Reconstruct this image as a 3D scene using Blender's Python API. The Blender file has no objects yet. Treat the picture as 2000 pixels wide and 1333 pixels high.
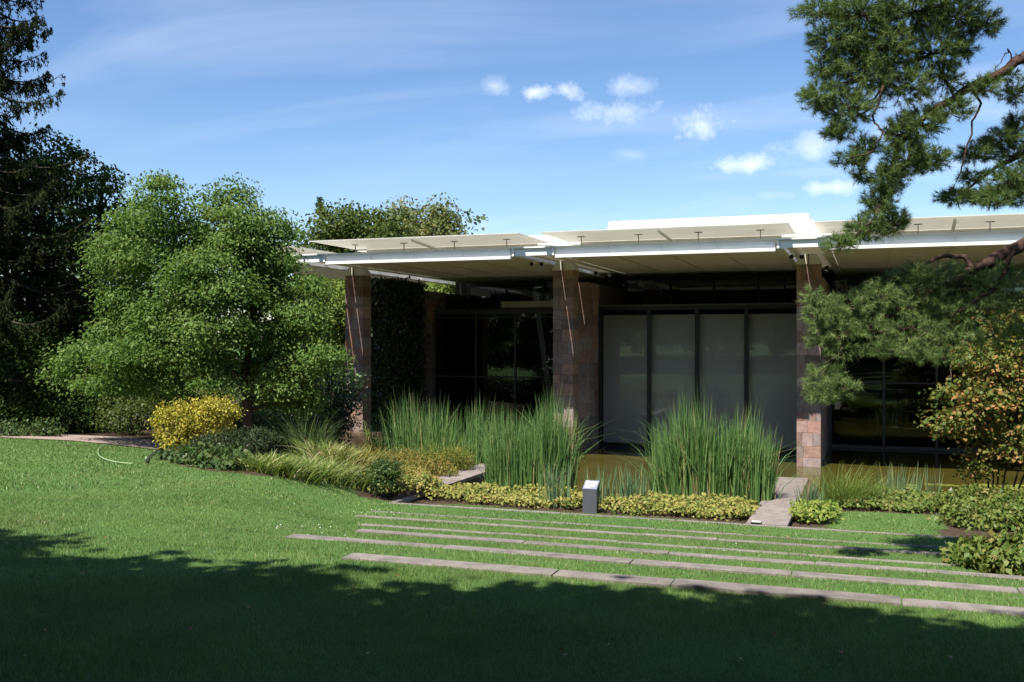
import bpy, math, random
import numpy as np
from mathutils import Vector, Matrix

random.seed(11)
rng = np.random.default_rng(11)
scene = bpy.context.scene
COL = scene.collection
R = math.radians

# ------------------------------------------------------------------ camera, sky, sun, exposure
EYE = 3.78                      # metres above the pond water (z = 0)
YAW = R(19.73)                  # the facade runs along X, the camera looks a little to the left of its normal
FPX = 1952.0
cam_d = bpy.data.cameras.new('camera')
cam = bpy.data.objects.new('camera', cam_d)
COL.objects.link(cam)
cam.location = (0, 0, EYE)
cam.rotation_euler = (R(90), 0, YAW)
cam_d.sensor_width = 36.0
cam_d.lens = 36.0 * FPX / 2000.0
cam_d.clip_start = 0.05
cam_d.clip_end = 3000
scene.camera = cam

SUN_TRAVEL = Vector((0.69, 3.0, -4.6)).normalized()
SUN_EL = math.asin(-SUN_TRAVEL.z)
SUN_ROT = math.atan2(-SUN_TRAVEL.x, -SUN_TRAVEL.y)

world = bpy.data.worlds.new('World')
scene.world = world
world.use_nodes = True
sun_d = bpy.data.lights.new('sun', 'SUN')
sun_d.energy = 4.8
sun_d.angle = R(0.53)
sun_d.color = (1.0, 0.95, 0.87)
sun = bpy.data.objects.new('sun', sun_d)
sun.rotation_euler = SUN_TRAVEL.to_track_quat('-Z', 'Y').to_euler()
sun.location = (-10, -30, 40)
COL.objects.link(sun)

scene.view_settings.view_transform = 'Standard'
scene.view_settings.look = 'None'
scene.view_settings.gamma = 1.0
scene.view_settings.exposure = 0.98
scene.view_settings.use_curve_mapping = False
SKY_STRENGTH = 0.084
scene.cycles.max_bounces = 8
scene.cycles.transparent_max_bounces = 12
scene.cycles.use_denoising = True

CT, ST = math.cos(YAW), math.sin(YAW)
RIGHT = np.array([CT, ST, 0.0]); FWD = np.array([-ST, CT, 0.0])


def P(px, py, Z):
    """world point at camera depth Z seen at a photograph position (2000 x 1333)"""
    u = (px - 1000.0) / FPX * Z
    v = -(py - 666.5) / FPX * Z
    return np.array([0, 0, EYE]) + RIGHT * u + FWD * Z + np.array([0, 0, v])


# ---- world nodes
def build_world():
    nt = world.node_tree
    N, L = nt.nodes, nt.links
    N.clear()
    out = N.new('ShaderNodeOutputWorld'); bg = N.new('ShaderNodeBackground')
    sky = N.new('ShaderNodeTexSky')
    sky.sky_type = 'NISHITA'; sky.sun_disc = False
    sky.sun_elevation = SUN_EL; sky.sun_rotation = SUN_ROT
    sky.altitude = 300; sky.air_density = 1.0; sky.dust_density = 0.25; sky.ozone_density = 2.3
    tc = N.new('ShaderNodeTexCoord')
    sep = N.new('ShaderNodeSeparateXYZ'); L.new(tc.outputs['Generated'], sep.inputs[0])

    def math_(op, a, b=None, clamp=False):
        n = N.new('ShaderNodeMath'); n.operation = op; n.use_clamp = clamp
        for i, v in enumerate((a, b)):
            if v is None: continue
            if isinstance(v, (int, float)): n.inputs[i].default_value = v
            else: L.new(v, n.inputs[i])
        return n.outputs[0]
    zz = math_('ADD', math_('MAXIMUM', sep.outputs[2], 0.0), 0.12)
    cx = math_('DIVIDE', sep.outputs[0], zz); cy = math_('DIVIDE', sep.outputs[1], zz)
    comb = N.new('ShaderNodeCombineXYZ'); L.new(cx, comb.inputs[0]); L.new(cy, comb.inputs[1])
    mp = N.new('ShaderNodeMapping'); mp.inputs['Rotation'].default_value = (0, 0, R(-62)); mp.inputs['Scale'].default_value = (0.33, 0.95, 1)
    L.new(comb.outputs[0], mp.inputs[0])
    nz = N.new('ShaderNodeTexNoise'); nz.inputs['Scale'].default_value = 2.0; nz.inputs['Detail'].default_value = 10
    nz.inputs['Roughness'].default_value = 0.55; nz.inputs['Distortion'].default_value = 0.9
    L.new(mp.outputs[0], nz.inputs[0])
    nb = N.new('ShaderNodeTexNoise'); nb.inputs['Scale'].default_value = 0.5; nb.inputs['Detail'].default_value = 3
    L.new(comb.outputs[0], nb.inputs[0])
    rr = N.new('ShaderNodeMapRange'); rr.inputs[1].default_value = 0.42; rr.inputs[2].default_value = 0.78; L.new(nz.outputs[0], rr.inputs[0])
    rb = N.new('ShaderNodeMapRange'); rb.inputs[1].default_value = 0.34; rb.inputs[2].default_value = 0.66; L.new(nb.outputs[0], rb.inputs[0])
    cirrus = math_('MULTIPLY', math_('MULTIPLY', rr.outputs[0], rb.outputs[0]), 0.36)
    # small fair-weather clouds, each a soft puff in its own direction
    nf = N.new('ShaderNodeTexNoise'); nf.inputs['Scale'].default_value = 34; nf.inputs['Detail'].default_value = 12; nf.inputs['Roughness'].default_value = 0.68
    L.new(tc.outputs['Generated'], nf.inputs[0])
    wob = math_('MULTIPLY', math_('SUBTRACT', nf.outputs[0], 0.5), 4.2)
    best = None
    for px, py, rx, ry, k in ((968, 168, 24, 15, .4), (1047, 179, 28, 13, .85), (1110, 180, 24, 15, .8), (1228, 168, 40, 17, .4), (1198, 222, 60, 22, .55),
                              (1366, 242, 54, 22, .7), (1462, 321, 48, 14, .75), (1590, 290, 60, 20, .45), (1620, 366, 50, 12, .65), (1235, 302, 30, 10, .2), (1745, 255, 34, 16, .5), (1510, 382, 40, 8, .2)):
        d = P(px, py, 1.0) - np.array([0, 0, EYE]); d /= np.linalg.norm(d)
        sub = N.new('ShaderNodeVectorMath'); sub.operation = 'SUBTRACT'; L.new(tc.outputs['Generated'], sub.inputs[0]); sub.inputs[1].default_value = tuple(d)
        dt = N.new('ShaderNodeVectorMath'); dt.operation = 'DOT_PRODUCT'; L.new(sub.outputs[0], dt.inputs[0]); dt.inputs[1].default_value = tuple(RIGHT * FPX / rx * 1.0)
        s2 = N.new('ShaderNodeSeparateXYZ'); L.new(sub.outputs[0], s2.inputs[0])
        b = math_('MULTIPLY', s2.outputs[2], FPX / ry * 1.0)
        dot_f = N.new('ShaderNodeVectorMath'); dot_f.operation = 'LENGTH'; L.new(sub.outputs[0], dot_f.inputs[0])
        r2 = math_('ADD', math_('POWER', math_('ABSOLUTE', dt.outputs['Value']), 2.0), math_('POWER', math_('ABSOLUTE', b), 2.0))
        r1 = math_('ADD', math_('SQRT', r2), wob)
        mr = N.new('ShaderNodeMapRange'); mr.inputs[1].default_value = 1.35; mr.inputs[2].default_value = -0.5; L.new(r1, mr.inputs[0])
        # a direction on the far side of the sphere never counts
        near = N.new('ShaderNodeMapRange'); near.inputs[1].default_value = 0.3; near.inputs[2].default_value = 0.1; L.new(dot_f.outputs['Value'], near.inputs[0])
        f = math_('MULTIPLY', math_('MULTIPLY', mr.outputs[0], near.outputs[0]), k)
        best = f if best is None else math_('MAXIMUM', best, f)
    fac = math_('MAXIMUM', cirrus, best, True)
    hs = N.new('ShaderNodeHueSaturation'); hs.inputs['Saturation'].default_value = 1.15; hs.inputs['Hue'].default_value = 0.505; L.new(sky.outputs[0], hs.inputs['Color'])
    mix = N.new('ShaderNodeMixRGB'); L.new(fac, mix.inputs[0]); L.new(hs.outputs[0], mix.inputs[1]); mix.inputs[2].default_value = (8.6, 9.0, 9.8, 1)
    L.new(mix.outputs[0], bg.inputs[0]); bg.inputs[1].default_value = SKY_STRENGTH
    L.new(bg.outputs[0], out.inputs[0])


build_world()

# ------------------------------------------------------------------ helpers
MATS = {}


def new_mat(name):
    m = bpy.data.materials.new(name); m.use_nodes = True
    nt = m.node_tree
    nt.nodes.clear()
    out = nt.nodes.new('ShaderNodeOutputMaterial')
    MATS[name] = m
    return m, nt.nodes, nt.links, out


def ramp(N, stops):
    r = N.new('ShaderNodeValToRGB')
    e = r.color_ramp.elements
    while len(e) < len(stops): e.new(0.5)
    for el, (p, c) in zip(e, stops):
        el.position = p; el.color = (*c, 1)
    return r


def foliage(name, cols, transl=0.3, rough=0.5, spec=0.25):
    """leaf material: colour by each leaf's own random value, light comes through"""
    m, N, L, out = new_mat(name)
    at = N.new('ShaderNodeAttribute'); at.attribute_name = 'rnd'
    n = len(cols)
    rp = ramp(N, [(i / (n - 1), c) for i, c in enumerate(cols)])
    L.new(at.outputs['Fac'], rp.inputs[0])
    p = N.new('ShaderNodeBsdfPrincipled'); p.inputs['Roughness'].default_value = rough
    p.inputs['Specular IOR Level'].default_value = spec
    L.new(rp.outputs[0], p.inputs['Base Color'])
    t = N.new('ShaderNodeBsdfTranslucent')
    hs = N.new('ShaderNodeHueSaturation'); hs.inputs['Hue'].default_value = 0.485; hs.inputs['Saturation'].default_value = 1.1; hs.inputs['Value'].default_value = 1.35
    L.new(rp.outputs[0], hs.inputs['Color']); L.new(hs.outputs[0], t.inputs[0])
    mx = N.new('ShaderNodeMixShader'); mx.inputs[0].default_value = transl
    L.new(p.outputs[0], mx.inputs[1]); L.new(t.outputs[0], mx.inputs[2]); L.new(mx.outputs[0], out.inputs[0])
    return m


def plain(name, c1, c2=None, scale=4.0, rough=0.6, metal=0.0, spec=0.4, bump=0.0, bscale=30.0, transl=0.0, stretch=(1, 1, 1), per_object=0.0, detail=6):
    m, N, L, out = new_mat(name)
    p = N.new('ShaderNodeBsdfPrincipled')
    p.inputs['Roughness'].default_value = rough; p.inputs['Metallic'].default_value = metal; p.inputs['Specular IOR Level'].default_value = spec
    g = N.new('ShaderNodeNewGeometry')
    mp = N.new('ShaderNodeMapping'); mp.inputs['Scale'].default_value = stretch; L.new(g.outputs['Position'], mp.inputs[0])
    col = None
    if c2 is None: c2 = tuple(c * 0.82 for c in c1)
    nz = N.new('ShaderNodeTexNoise'); nz.inputs['Scale'].default_value = scale; nz.inputs['Detail'].default_value = detail; nz.inputs['Roughness'].default_value = 0.6
    L.new(mp.outputs[0], nz.inputs[0])
    rp = ramp(N, [(0.32, c1), (0.68, c2)]); L.new(nz.outputs[0], rp.inputs[0])
    col = rp.outputs[0]
    if per_object:
        oi = N.new('ShaderNodeObjectInfo')
        hs = N.new('ShaderNodeHueSaturation')
        mr = N.new('ShaderNodeMapRange'); mr.inputs[3].default_value = 1 - per_object; mr.inputs[4].default_value = 1 + per_object
        L.new(oi.outputs['Random'], mr.inputs[0]); L.new(mr.outputs[0], hs.inputs['Value']); L.new(col, hs.inputs['Color'])
        col = hs.outputs[0]
    L.new(col, p.inputs['Base Color'])
    if bump:
        nb = N.new('ShaderNodeTexNoise'); nb.inputs['Scale'].default_value = bscale; nb.inputs['Detail'].default_value = 8
        L.new(mp.outputs[0], nb.inputs[0])
        b = N.new('ShaderNodeBump'); b.inputs['Strength'].default_value = bump; b.inputs['Distance'].default_value = 0.02
        L.new(nb.outputs[0], b.inputs['Height']); L.new(b.outputs[0], p.inputs['Normal'])
    if transl:
        t = N.new('ShaderNodeBsdfTranslucent'); L.new(col, t.inputs[0])
        mx = N.new('ShaderNodeMixShader'); mx.inputs[0].default_value = transl
        L.new(p.outputs[0], mx.inputs[1]); L.new(t.outputs[0], mx.inputs[2]); L.new(mx.outputs[0], out.inputs[0])
    else:
        L.new(p.outputs[0], out.inputs[0])
    return m


WLOC = {}


def wloc(o):
    return WLOC.get(o.name, np.zeros(3)) if o is not None else np.zeros(3)


def tag(o, label=None, cat=None, group=None, kind=None):
    if label: o['label'] = label
    if cat: o['category'] = cat
    if group: o['group'] = group
    if kind: o['kind'] = kind
    return o


def thing(name, loc, label, cat, group=None):
    o = bpy.data.objects.new(name, None); COL.objects.link(o)
    o.empty_display_size = 0.3
    o.location = tuple(float(v) for v in loc)
    WLOC[o.name] = np.array(loc, float)
    return tag(o, label, cat, group)


def mesh_from(name, V, F, attr=None, smooth=False):
    """V (n,3); F an (m,k) array or list of tuples"""
    me = bpy.data.meshes.new(name)
    V = np.asarray(V, np.float32)
    if isinstance(F, np.ndarray):
        m, k = F.shape
        me.vertices.add(len(V)); me.vertices.foreach_set('co', V.ravel())
        me.loops.add(m * k); me.loops.foreach_set('vertex_index', F.astype(np.int32).ravel())
        me.polygons.add(m)
        me.polygons.foreach_set('loop_start', np.arange(0, m * k, k, dtype=np.int32))
        me.update(calc_edges=True)
    else:
        me.from_pydata(V.tolist(), [], F)
        me.update()
    if attr is not None:
        a = me.attributes.new('rnd', 'FLOAT', 'POINT'); a.data.foreach_set('value', np.asarray(attr, np.float32))
    if smooth:
        me.polygons.foreach_set('use_smooth', np.ones(len(me.polygons), bool))
    return me


def make(name, V, F, mat, parent=None, attr=None, smooth=False, base=None, kind=None):
    """a mesh object from world-space vertices"""
    V = np.asarray(V, float)
    if parent is not None: org = wloc(parent)
    elif base is not None: org = np.asarray(base, float)
    else: org = np.zeros(3)
    me = mesh_from(name, V - org, F, attr, smooth)
    if mat is not None: me.materials.append(mat)
    o = bpy.data.objects.new(name, me); COL.objects.link(o)
    if parent is not None: o.parent = parent
    else: o.location = tuple(org)
    WLOC[o.name] = org
    if kind: o['kind'] = kind
    return o


def box_vf(x0, x1, y0, y1, z0, z1):
    V = [(x0, y0, z0), (x1, y0, z0), (x1, y1, z0), (x0, y1, z0), (x0, y0, z1), (x1, y0, z1), (x1, y1, z1), (x0, y1, z1)]
    F = [(0, 3, 2, 1), (4, 5, 6, 7), (0, 1, 5, 4), (1, 2, 6, 5), (2, 3, 7, 6), (3, 0, 4, 7)]
    return V, F


def join(parts):
    V, F = [], []
    for v, f in parts:
        o = len(V); V += [tuple(p) for p in v]; F += [tuple(i + o for i in q) for q in f]
    return V, F


def boxes(name, lst, mat, parent, **k):
    V, F = join([box_vf(*b) for b in lst])
    return make(name, V, F, mat, parent, **k)


def bevel_cube(name, b, mat):
    """unit cube with chamfered edges; shared by all blocks of a kind"""
    import bmesh
    bm = bmesh.new(); bmesh.ops.create_cube(bm, size=1.0)
    bmesh.ops.bevel(bm, geom=bm.edges[:], offset=b, segments=1, affect='EDGES', profile=0.5)
    me = bpy.data.meshes.new(name); bm.to_mesh(me); bm.free()
    me.materials.append(mat)
    return me


def block(name, me, x0, x1, y0, y1, z0, z1, parent):
    o = bpy.data.objects.new(name, me); COL.objects.link(o)
    o.parent = parent
    o.location = tuple(np.array([(x0 + x1) / 2, (y0 + y1) / 2, (z0 + z1) / 2]) - wloc(parent))
    o.scale = (x1 - x0, y1 - y0, z1 - z0)
    return o


def tube(pts, rad, n=8, cap=True):
    pts = np.asarray(pts, float); rad = np.broadcast_to(np.asarray(rad, float), (len(pts),))
    V, F = [], []
    up = np.array([0.31, 0.17, 0.93])
    for i, p in enumerate(pts):
        d = pts[min(i + 1, len(pts) - 1)] - pts[max(i - 1, 0)]
        d = d / (np.linalg.norm(d) + 1e-9)
        a = np.cross(d, up if abs(d @ up) < 0.95 else np.array([1.0, 0, 0])); a /= np.linalg.norm(a)
        b = np.cross(d, a)
        for k in range(n):
            t = 2 * math.pi * k / n
            V.append(p + (a * math.cos(t) + b * math.sin(t)) * rad[i])
    for i in range(len(pts) - 1):
        for k in range(n):
            F.append((i * n + k, i * n + (k + 1) % n, (i + 1) * n + (k + 1) % n, (i + 1) * n + k))
    if cap:
        F.append(tuple(range(n))[::-1]); F.append(tuple((len(pts) - 1) * n + k for k in range(n)))
    return V, F


def wob_line(a, b, n, amp, sag=0.0):
    a, b = np.asarray(a, float), np.asarray(b, float)
    t = np.linspace(0, 1, n)[:, None]
    p = a + (b - a) * t
    L = np.linalg.norm(b - a)
    off = rng.normal(0, amp * L, (n, 3)); off[0] = off[-1] = 0
    p += off
    p[:, 2] -= sag * L * (t[:, 0] * (1 - t[:, 0]) * 4)
    return p


def unit(v):
    return v / (np.linalg.norm(v, axis=-1, keepdims=True) + 1e-9)


def leaf_quads(C, D, Nn, ln, wd, fold=0.12):
    """one folded rhombus per leaf: C centres, D direction of the midrib, Nn normal"""
    D = unit(D); S = unit(np.cross(D, Nn)); Nn = np.cross(S, D)
    ln = np.broadcast_to(np.asarray(ln, float), (len(C),))[:, None]; wd = np.broadcast_to(np.asarray(wd, float), (len(C),))[:, None]
    v0 = C - D * ln * 0.5
    v2 = C + D * ln * 0.5 - Nn * ln * 0.1
    v1 = C - S * wd * 0.5 - D * ln * 0.06 + Nn * wd * fold
    v3 = C + S * wd * 0.5 - D * ln * 0.06 + Nn * wd * fold
    V = np.stack([v0, v1, v2, v3], 1).reshape(-1, 3)
    F = np.arange(len(C) * 4).reshape(-1, 4)
    return V, F


def ribbons(B, H, W, A, lean, curve, segs=4):
    """strap leaves / blades: base B, height H, width W, azimuth A, lean and curve as fractions of the height"""
    n = len(B)
    t = np.linspace(0, 1, segs + 1)[None, :]
    d = np.stack([np.cos(A), np.sin(A)], 1)
    out = (lean[:, None] * t + curve[:, None] * t ** 2.4) * H[:, None]
    up = H[:, None] * (t - 0.42 * np.clip(curve, 0, 2)[:, None] * t ** 3)
    c = B[:, None, :] + np.concatenate([out[..., None] * d[:, None, :], up[..., None]], 2)
    tw = rng.uniform(0, math.pi, n)
    s = np.stack([np.cos(tw), np.sin(tw), np.zeros(n)], 1)
    w = W[:, None] * np.clip(1.0 - t ** 2.2, 0.04, 1) * 0.5
    Lf = c - s[:, None, :] * w[..., None]; Rt = c + s[:, None, :] * w[..., None]
    V = np.stack([Lf, Rt], 2).reshape(-1, 3)
    k = (segs + 1) * 2
    base = (np.arange(n) * k)[:, None]
    q = np.array([[2 * i, 2 * i + 1, 2 * i + 3, 2 * i + 2] for i in range(segs)])
    F = (base[:, :, None] + q[None]).reshape(-1, 4)
    return V, F, k


# ------------------------------------------------------------------ terrain
YS = np.array([8.37, 9.87, 11.26, 12.58, 14.09, 15.53, 17.42])
ZS = EYE - np.array([2.06, 2.244, 2.428, 2.612, 2.796, 2.98, 3.164])
XL = np.array([-4.66, -6.24, -6.13, -6.8, -7.7, -8.2, -8.8])


def lawn_plane(Y):
    return EYE - 1.64 - 0.05 * np.clip(Y, -60, 34)


def terrain(X, Y):
    X = np.asarray(X, float); Y = np.asarray(Y, float)
    zl = lawn_plane(Y)
    zt = zl.copy()
    for i in range(7):
        prev = YS[i - 1] + 0.13 if i else -1e9
        m = (Y > YS[i - 1] + 0.10) if i else np.zeros_like(Y, bool)
        if i:
            s = np.clip((Y - (YS[i - 1] + 0.06)) / 0.10, 0, 1)
            tread = ZS[i] + 0.02 + 0.02 * np.clip((YS[i] - Y) / 1.5, 0, 1)
            lvl = np.where(Y > YS[i - 1] + 0.06, (1 - s) * zt + s * tread, zt)
            zt = lvl
    s = np.clip((Y - (YS[6] + 0.06)) / 0.10, 0, 1)
    zt = np.where(Y > YS[6] + 0.06, (1 - s) * zt + s * (ZS[6] - 0.08), zt)
    s = np.clip((Y - 17.7) / 1.4, 0, 1)
    zt = np.where(Y > 17.7, (1 - s) * (ZS[6] - 0.08) + s * 0.36, zt)
    xl = np.interp(Y, YS, XL)
    b = np.clip((X - (xl - 2.6)) / 2.6, 0, 1); b = b * b * (3 - 2 * b)
    b = np.where(Y < YS[0], np.clip((X - (xl - 2.6)) / 2.6, 0, 1), b)
    z = zl * (1 - b) + zt * b
    # bed left of the pond falls gently to the shore
    zb = 0.36 + np.clip((-9.8 - X) / 9.0, 0, 1) * 0.25
    far = np.clip((Y - 19) / 5.0, 0, 1) * np.clip((X + 20) / 5, 0, 1)
    z = z * (1 - far) + np.minimum(z, zb) * far
    # the pond basin
    edge = np.where(X < -9.45, 24.6, np.where(X < -1.75, 20.9, 22.6)) + 0.25 * np.sin(X * 1.7)
    d = np.minimum(np.minimum(Y - edge, X + 16.3), 70 - Y)
    pd = np.clip(d / 0.5, 0, 1)
    z = z * (1 - pd) + (-0.5) * pd
    und = 0.02 * np.sin(X * 0.9 + 0.6 * Y) * np.sin(Y * 0.7 - 0.4 * X)
    return z + und * np.clip((12 - np.abs(Y - 2)) / 6, 0, 1)


def ground_at(px, py):
    d = P(px, py, 1.0) - np.array([0, 0, EYE])
    t = np.linspace(2.5, 90, 18000)
    X, Y, Zr = d[0] * t, d[1] * t, EYE + d[2] * t
    below = Zr < terrain(X, Y)
    i = int(np.argmax(below)) if below.any() else len(t) - 1
    return np.array([X[i], Y[i], terrain(X[i:i + 1], Y[i:i + 1])[0]])


def gz(x, y):
    return float(terrain(np.array([x]), np.array([y]))[0])


def in_poly(X, Y, poly):
    poly = np.asarray(poly); ins = np.zeros(X.shape, bool)
    j = len(poly) - 1
    for i in range(len(poly)):
        xi, yi = poly[i]; xj, yj = poly[j]
        c = ((yi > Y) != (yj > Y)) & (X < (xj - xi) * (Y - yi) / (yj - yi + 1e-12) + xi)
        ins ^= c; j = i
    return ins


BED_PX = [(300, 868), (322, 898), (360, 912), (420, 922), (500, 931), (600, 938), (685, 944), (698, 970), (760, 978), (900, 985), (1000, 994), (1140, 1003), (1300, 1013),
          (1400, 1020), (1490, 1026), (1520, 1029), (1615, 1030), (1628, 1000), (1700, 1000), (1790, 1004), (1850, 1008), (1838, 1038), (1862, 1052), (1880, 1062), (1872, 1098), (1930, 1128), (2000, 1136)]
BED = [ground_at(*p)[:2] for p in BED_PX]
BED_POLY = [tuple(p) for p in BED] + [(9.5, 8.8), (16, 12), (40, 60), (-60, 60), (-19.5, 24.4)]
PATH_Y0, PATH_Y1 = 21.9, 23.7


def path_mid(X):
    return 22.6 - 0.06 * (X + 22)


def is_bed(X, Y):
    b = in_poly(X, Y, BED_POLY)
    return b | (Y > path_mid(X) - 1.1) & (X < -14)


def build_ground():
    xs = np.unique(np.concatenate([np.linspace(-900, -60, 16), np.linspace(-60, -27, 20), np.arange(-27, 13, 0.17), np.linspace(13, 50, 20), np.linspace(50, 900, 16)]))
    ys = np.unique(np.concatenate([np.linspace(-900, -40, 14), np.linspace(-40, 1, 40), np.arange(1, 26, 0.085), np.linspace(26, 80, 70), np.linspace(80, 1500, 16)]))
    X, Y = np.meshgrid(xs, ys)
    Z = terrain(X, Y)
    V = np.stack([X, Y, Z], 2).reshape(-1, 3)
    nx, ny = len(xs), len(ys)
    i = np.arange(nx * ny).reshape(ny, nx)
    F = np.stack([i[:-1, :-1], i[:-1, 1:], i[1:, 1:], i[1:, :-1]], 2).reshape(-1, 4)
    soil = (is_bed(X, Y) & (X < 40) & (Y < 58)).astype(float).ravel()
    m, N, L, out = new_mat('lawn_ground')
    at = N.new('ShaderNodeAttribute'); at.attribute_name = 'rnd'
    g = N.new('ShaderNodeNewGeometry')
    n1 = N.new('ShaderNodeTexNoise'); n1.inputs['Scale'].default_value = 0.55; n1.inputs['Detail'].default_value = 5; L.new(g.outputs[0], n1.inputs[0])
    r1 = ramp(N, [(0.3, (0.06, 0.125, 0.032)), (0.62, (0.088, 0.155, 0.042)), (0.8, (0.13, 0.16, 0.05))]); L.new(n1.outputs[0], r1.inputs[0])
    n2 = N.new('ShaderNodeTexNoise'); n2.inputs['Scale'].default_value = 9; n2.inputs['Detail'].default_value = 8; L.new(g.outputs[0], n2.inputs[0])
    r2 = ramp(N, [(0.3, (0.045, 0.03, 0.02)), (0.7, (0.085, 0.06, 0.04))]); L.new(n2.outputs[0], r2.inputs[0])
    n3 = N.new('ShaderNodeTexNoise'); n3.inputs['Scale'].default_value = 70; n3.inputs['Detail'].default_value = 6; L.new(g.outputs[0], n3.inputs[0])
    mv = N.new('ShaderNodeMapRange'); mv.inputs[1].default_value = 0.3; mv.inputs[2].default_value = 0.7; mv.inputs[3].default_value = 0.65; mv.inputs[4].default_value = 1.25; L.new(n3.outputs[0], mv.inputs[0])
    hs = N.new('ShaderNodeHueSaturation'); L.new(r1.outputs[0], hs.inputs['Color']); L.new(mv.outputs[0], hs.inputs['Value'])
    mx = N.new('ShaderNodeMixRGB'); L.new(at.outputs['Fac'], mx.inputs[0]); L.new(hs.outputs[0], mx.inputs[1]); L.new(r2.outputs[0], mx.inputs[2])
    p = N.new('ShaderNodeBsdfPrincipled'); p.inputs['Roughness'].default_value = 0.9; p.inputs['Specular IOR Level'].default_value = 0.1
    L.new(mx.outputs[0], p.inputs['Base Color'])
    b = N.new('ShaderNodeBump'); b.inputs['Strength'].default_value = 0.5; b.inputs['Distance'].default_value = 0.03; L.new(n3.outputs[0], b.inputs['Height']); L.new(b.outputs[0], p.inputs['Normal'])
    L.new(p.outputs[0], out.inputs[0])
    o = make('ground', V, F, m, attr=soil, smooth=True, kind='structure')
    tag(o, 'gently sloping lawn falling in terraces towards the pond', None)
    # gravel path in front of the dark trees
    px = np.linspace(-70, -12.6, 60)
    rows = []
    for x in px:
        c = path_mid(x)
        for dy in (-1.05, -0.35, 0.35, 1.05):
            y = c + dy + 0.05 * math.sin(x * 2.3 + dy)
            rows.append((x, y, gz(x, y) + 0.02))
    k = np.arange(60 * 4).reshape(60, 4)
    F = np.stack([k[:-1, :-1], k[1:, :-1], k[1:, 1:], k[:-1, 1:]], 2).reshape(-1, 4)
    pm = plain('path_gravel', (0.36, 0.28, 0.24), (0.25, 0.19, 0.16), scale=14, rough=0.95, spec=0.1, bump=0.5, bscale=120)
    make('path', rows, F, pm, kind='structure')
    # pond water
    m, N, L, out = new_mat('pond_water')
    p = N.new('ShaderNodeBsdfPrincipled'); p.inputs['Roughness'].default_value = 0.03; p.inputs['IOR'].default_value = 1.33
    g = N.new('ShaderNodeNewGeometry')
    n1 = N.new('ShaderNodeTexNoise'); n1.inputs['Scale'].default_value = 0.35; n1.inputs['Detail'].default_value = 5; L.new(g.outputs[0], n1.inputs[0])
    r1 = ramp(N, [(0.35, (0.055, 0.05, 0.010)), (0.65, (0.085, 0.072, 0.016))]); L.new(n1.outputs[0], r1.inputs[0]); L.new(r1.outputs[0], p.inputs['Base Color'])
    n2 = N.new('ShaderNodeTexNoise'); n2.inputs['Scale'].default_value = 2.2; n2.inputs['Detail'].default_value = 3; L.new(g.outputs[0], n2.inputs[0])
    b = N.new('ShaderNodeBump'); b.inputs['Strength'].default_value = 0.06; b.inputs['Distance'].default_value = 0.05; L.new(n2.outputs[0], b.inputs['Height']); L.new(b.outputs[0], p.inputs['Normal'])
    L.new(p.outputs[0], out.inputs[0])
    V = [(-16.9, 20, 0), (24, 20, 0), (24, 37.6, 0), (-16.9, 37.6, 0)]
    make('pond_water', V, [(0, 1, 2, 3)], m, kind='structure')


build_ground()

# ------------------------------------------------------------------ museum building
M_STONE = plain('red_sandstone', (0.32, 0.235, 0.205), (0.20, 0.142, 0.125), scale=5.5, rough=0.85, spec=0.2, bump=0.35, bscale=26, per_object=0.30)


def tint_stones(m):
    """each block has its own hue: pink, grey mauve, tan or brown"""
    nt = m.node_tree; N, L = nt.nodes, nt.links
    p = next(n for n in N if n.type == 'BSDF_PRINCIPLED')
    src = p.inputs['Base Color'].links[0].from_socket
    oi = N.new('ShaderNodeObjectInfo')
    wn = N.new('ShaderNodeTexWhiteNoise'); wn.noise_dimensions = '1D'; L.new(oi.outputs['Random'], wn.inputs['W'])
    rp = ramp(N, [(0.0, (1.15, 0.92, 0.86)), (0.25, (0.82, 0.92, 1.02)), (0.5, (1.0, 1.0, 0.98)), (0.72, (1.22, 1.0, 0.76)), (0.88, (0.70, 0.66, 0.66)), (1.0, (1.25, 1.15, 1.1))])
    L.new(wn.outputs['Value'], rp.inputs[0])
    mx = N.new('ShaderNodeMixRGB'); mx.blend_type = 'MULTIPLY'; mx.inputs[0].default_value = 1.0
    L.new(src, mx.inputs[1]); L.new(rp.outputs[0], mx.inputs[2]); L.new(mx.outputs[0], p.inputs['Base Color'])


tint_stones(M_STONE)
M_STONE_CORE = plain('mortar', (0.13, 0.10, 0.09), rough=0.9, spec=0.1)
M_WHITE = plain('white_paint', (0.78, 0.78, 0.75), (0.72, 0.72, 0.68), scale=1.5, rough=0.45, spec=0.35)
M_SOFFIT = plain('soffit_paint', (0.80, 0.77, 0.68), (0.72, 0.69, 0.60), scale=2.0, rough=0.55, spec=0.25, transl=0.22)
M_GLASSROOF = plain('white_roof_glass', (0.80, 0.79, 0.74), (0.70, 0.68, 0.60), scale=1.3, rough=0.3, spec=0.4, transl=0.48, stretch=(0.4, 3, 1))
M_DARKFRAME = plain('dark_window_frame', (0.022, 0.025, 0.026), rough=0.4, spec=0.4)
M_GREYFRAME = plain('grey_window_frame', (0.09, 0.09, 0.085), rough=0.45)
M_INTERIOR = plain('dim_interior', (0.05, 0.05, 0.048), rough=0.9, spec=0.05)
M_JOINT = plain('soffit_joint', (0.15, 0.14, 0.115), rough=0.7)
M_HANGER = plain('galvanised_steel', (0.28, 0.28, 0.26), rough=0.5)
M_BLACK = plain('black_metal', (0.015, 0.015, 0.016), rough=0.4)
M_CREAM = plain('cream_box', (0.55, 0.54, 0.46), rough=0.6)


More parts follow.
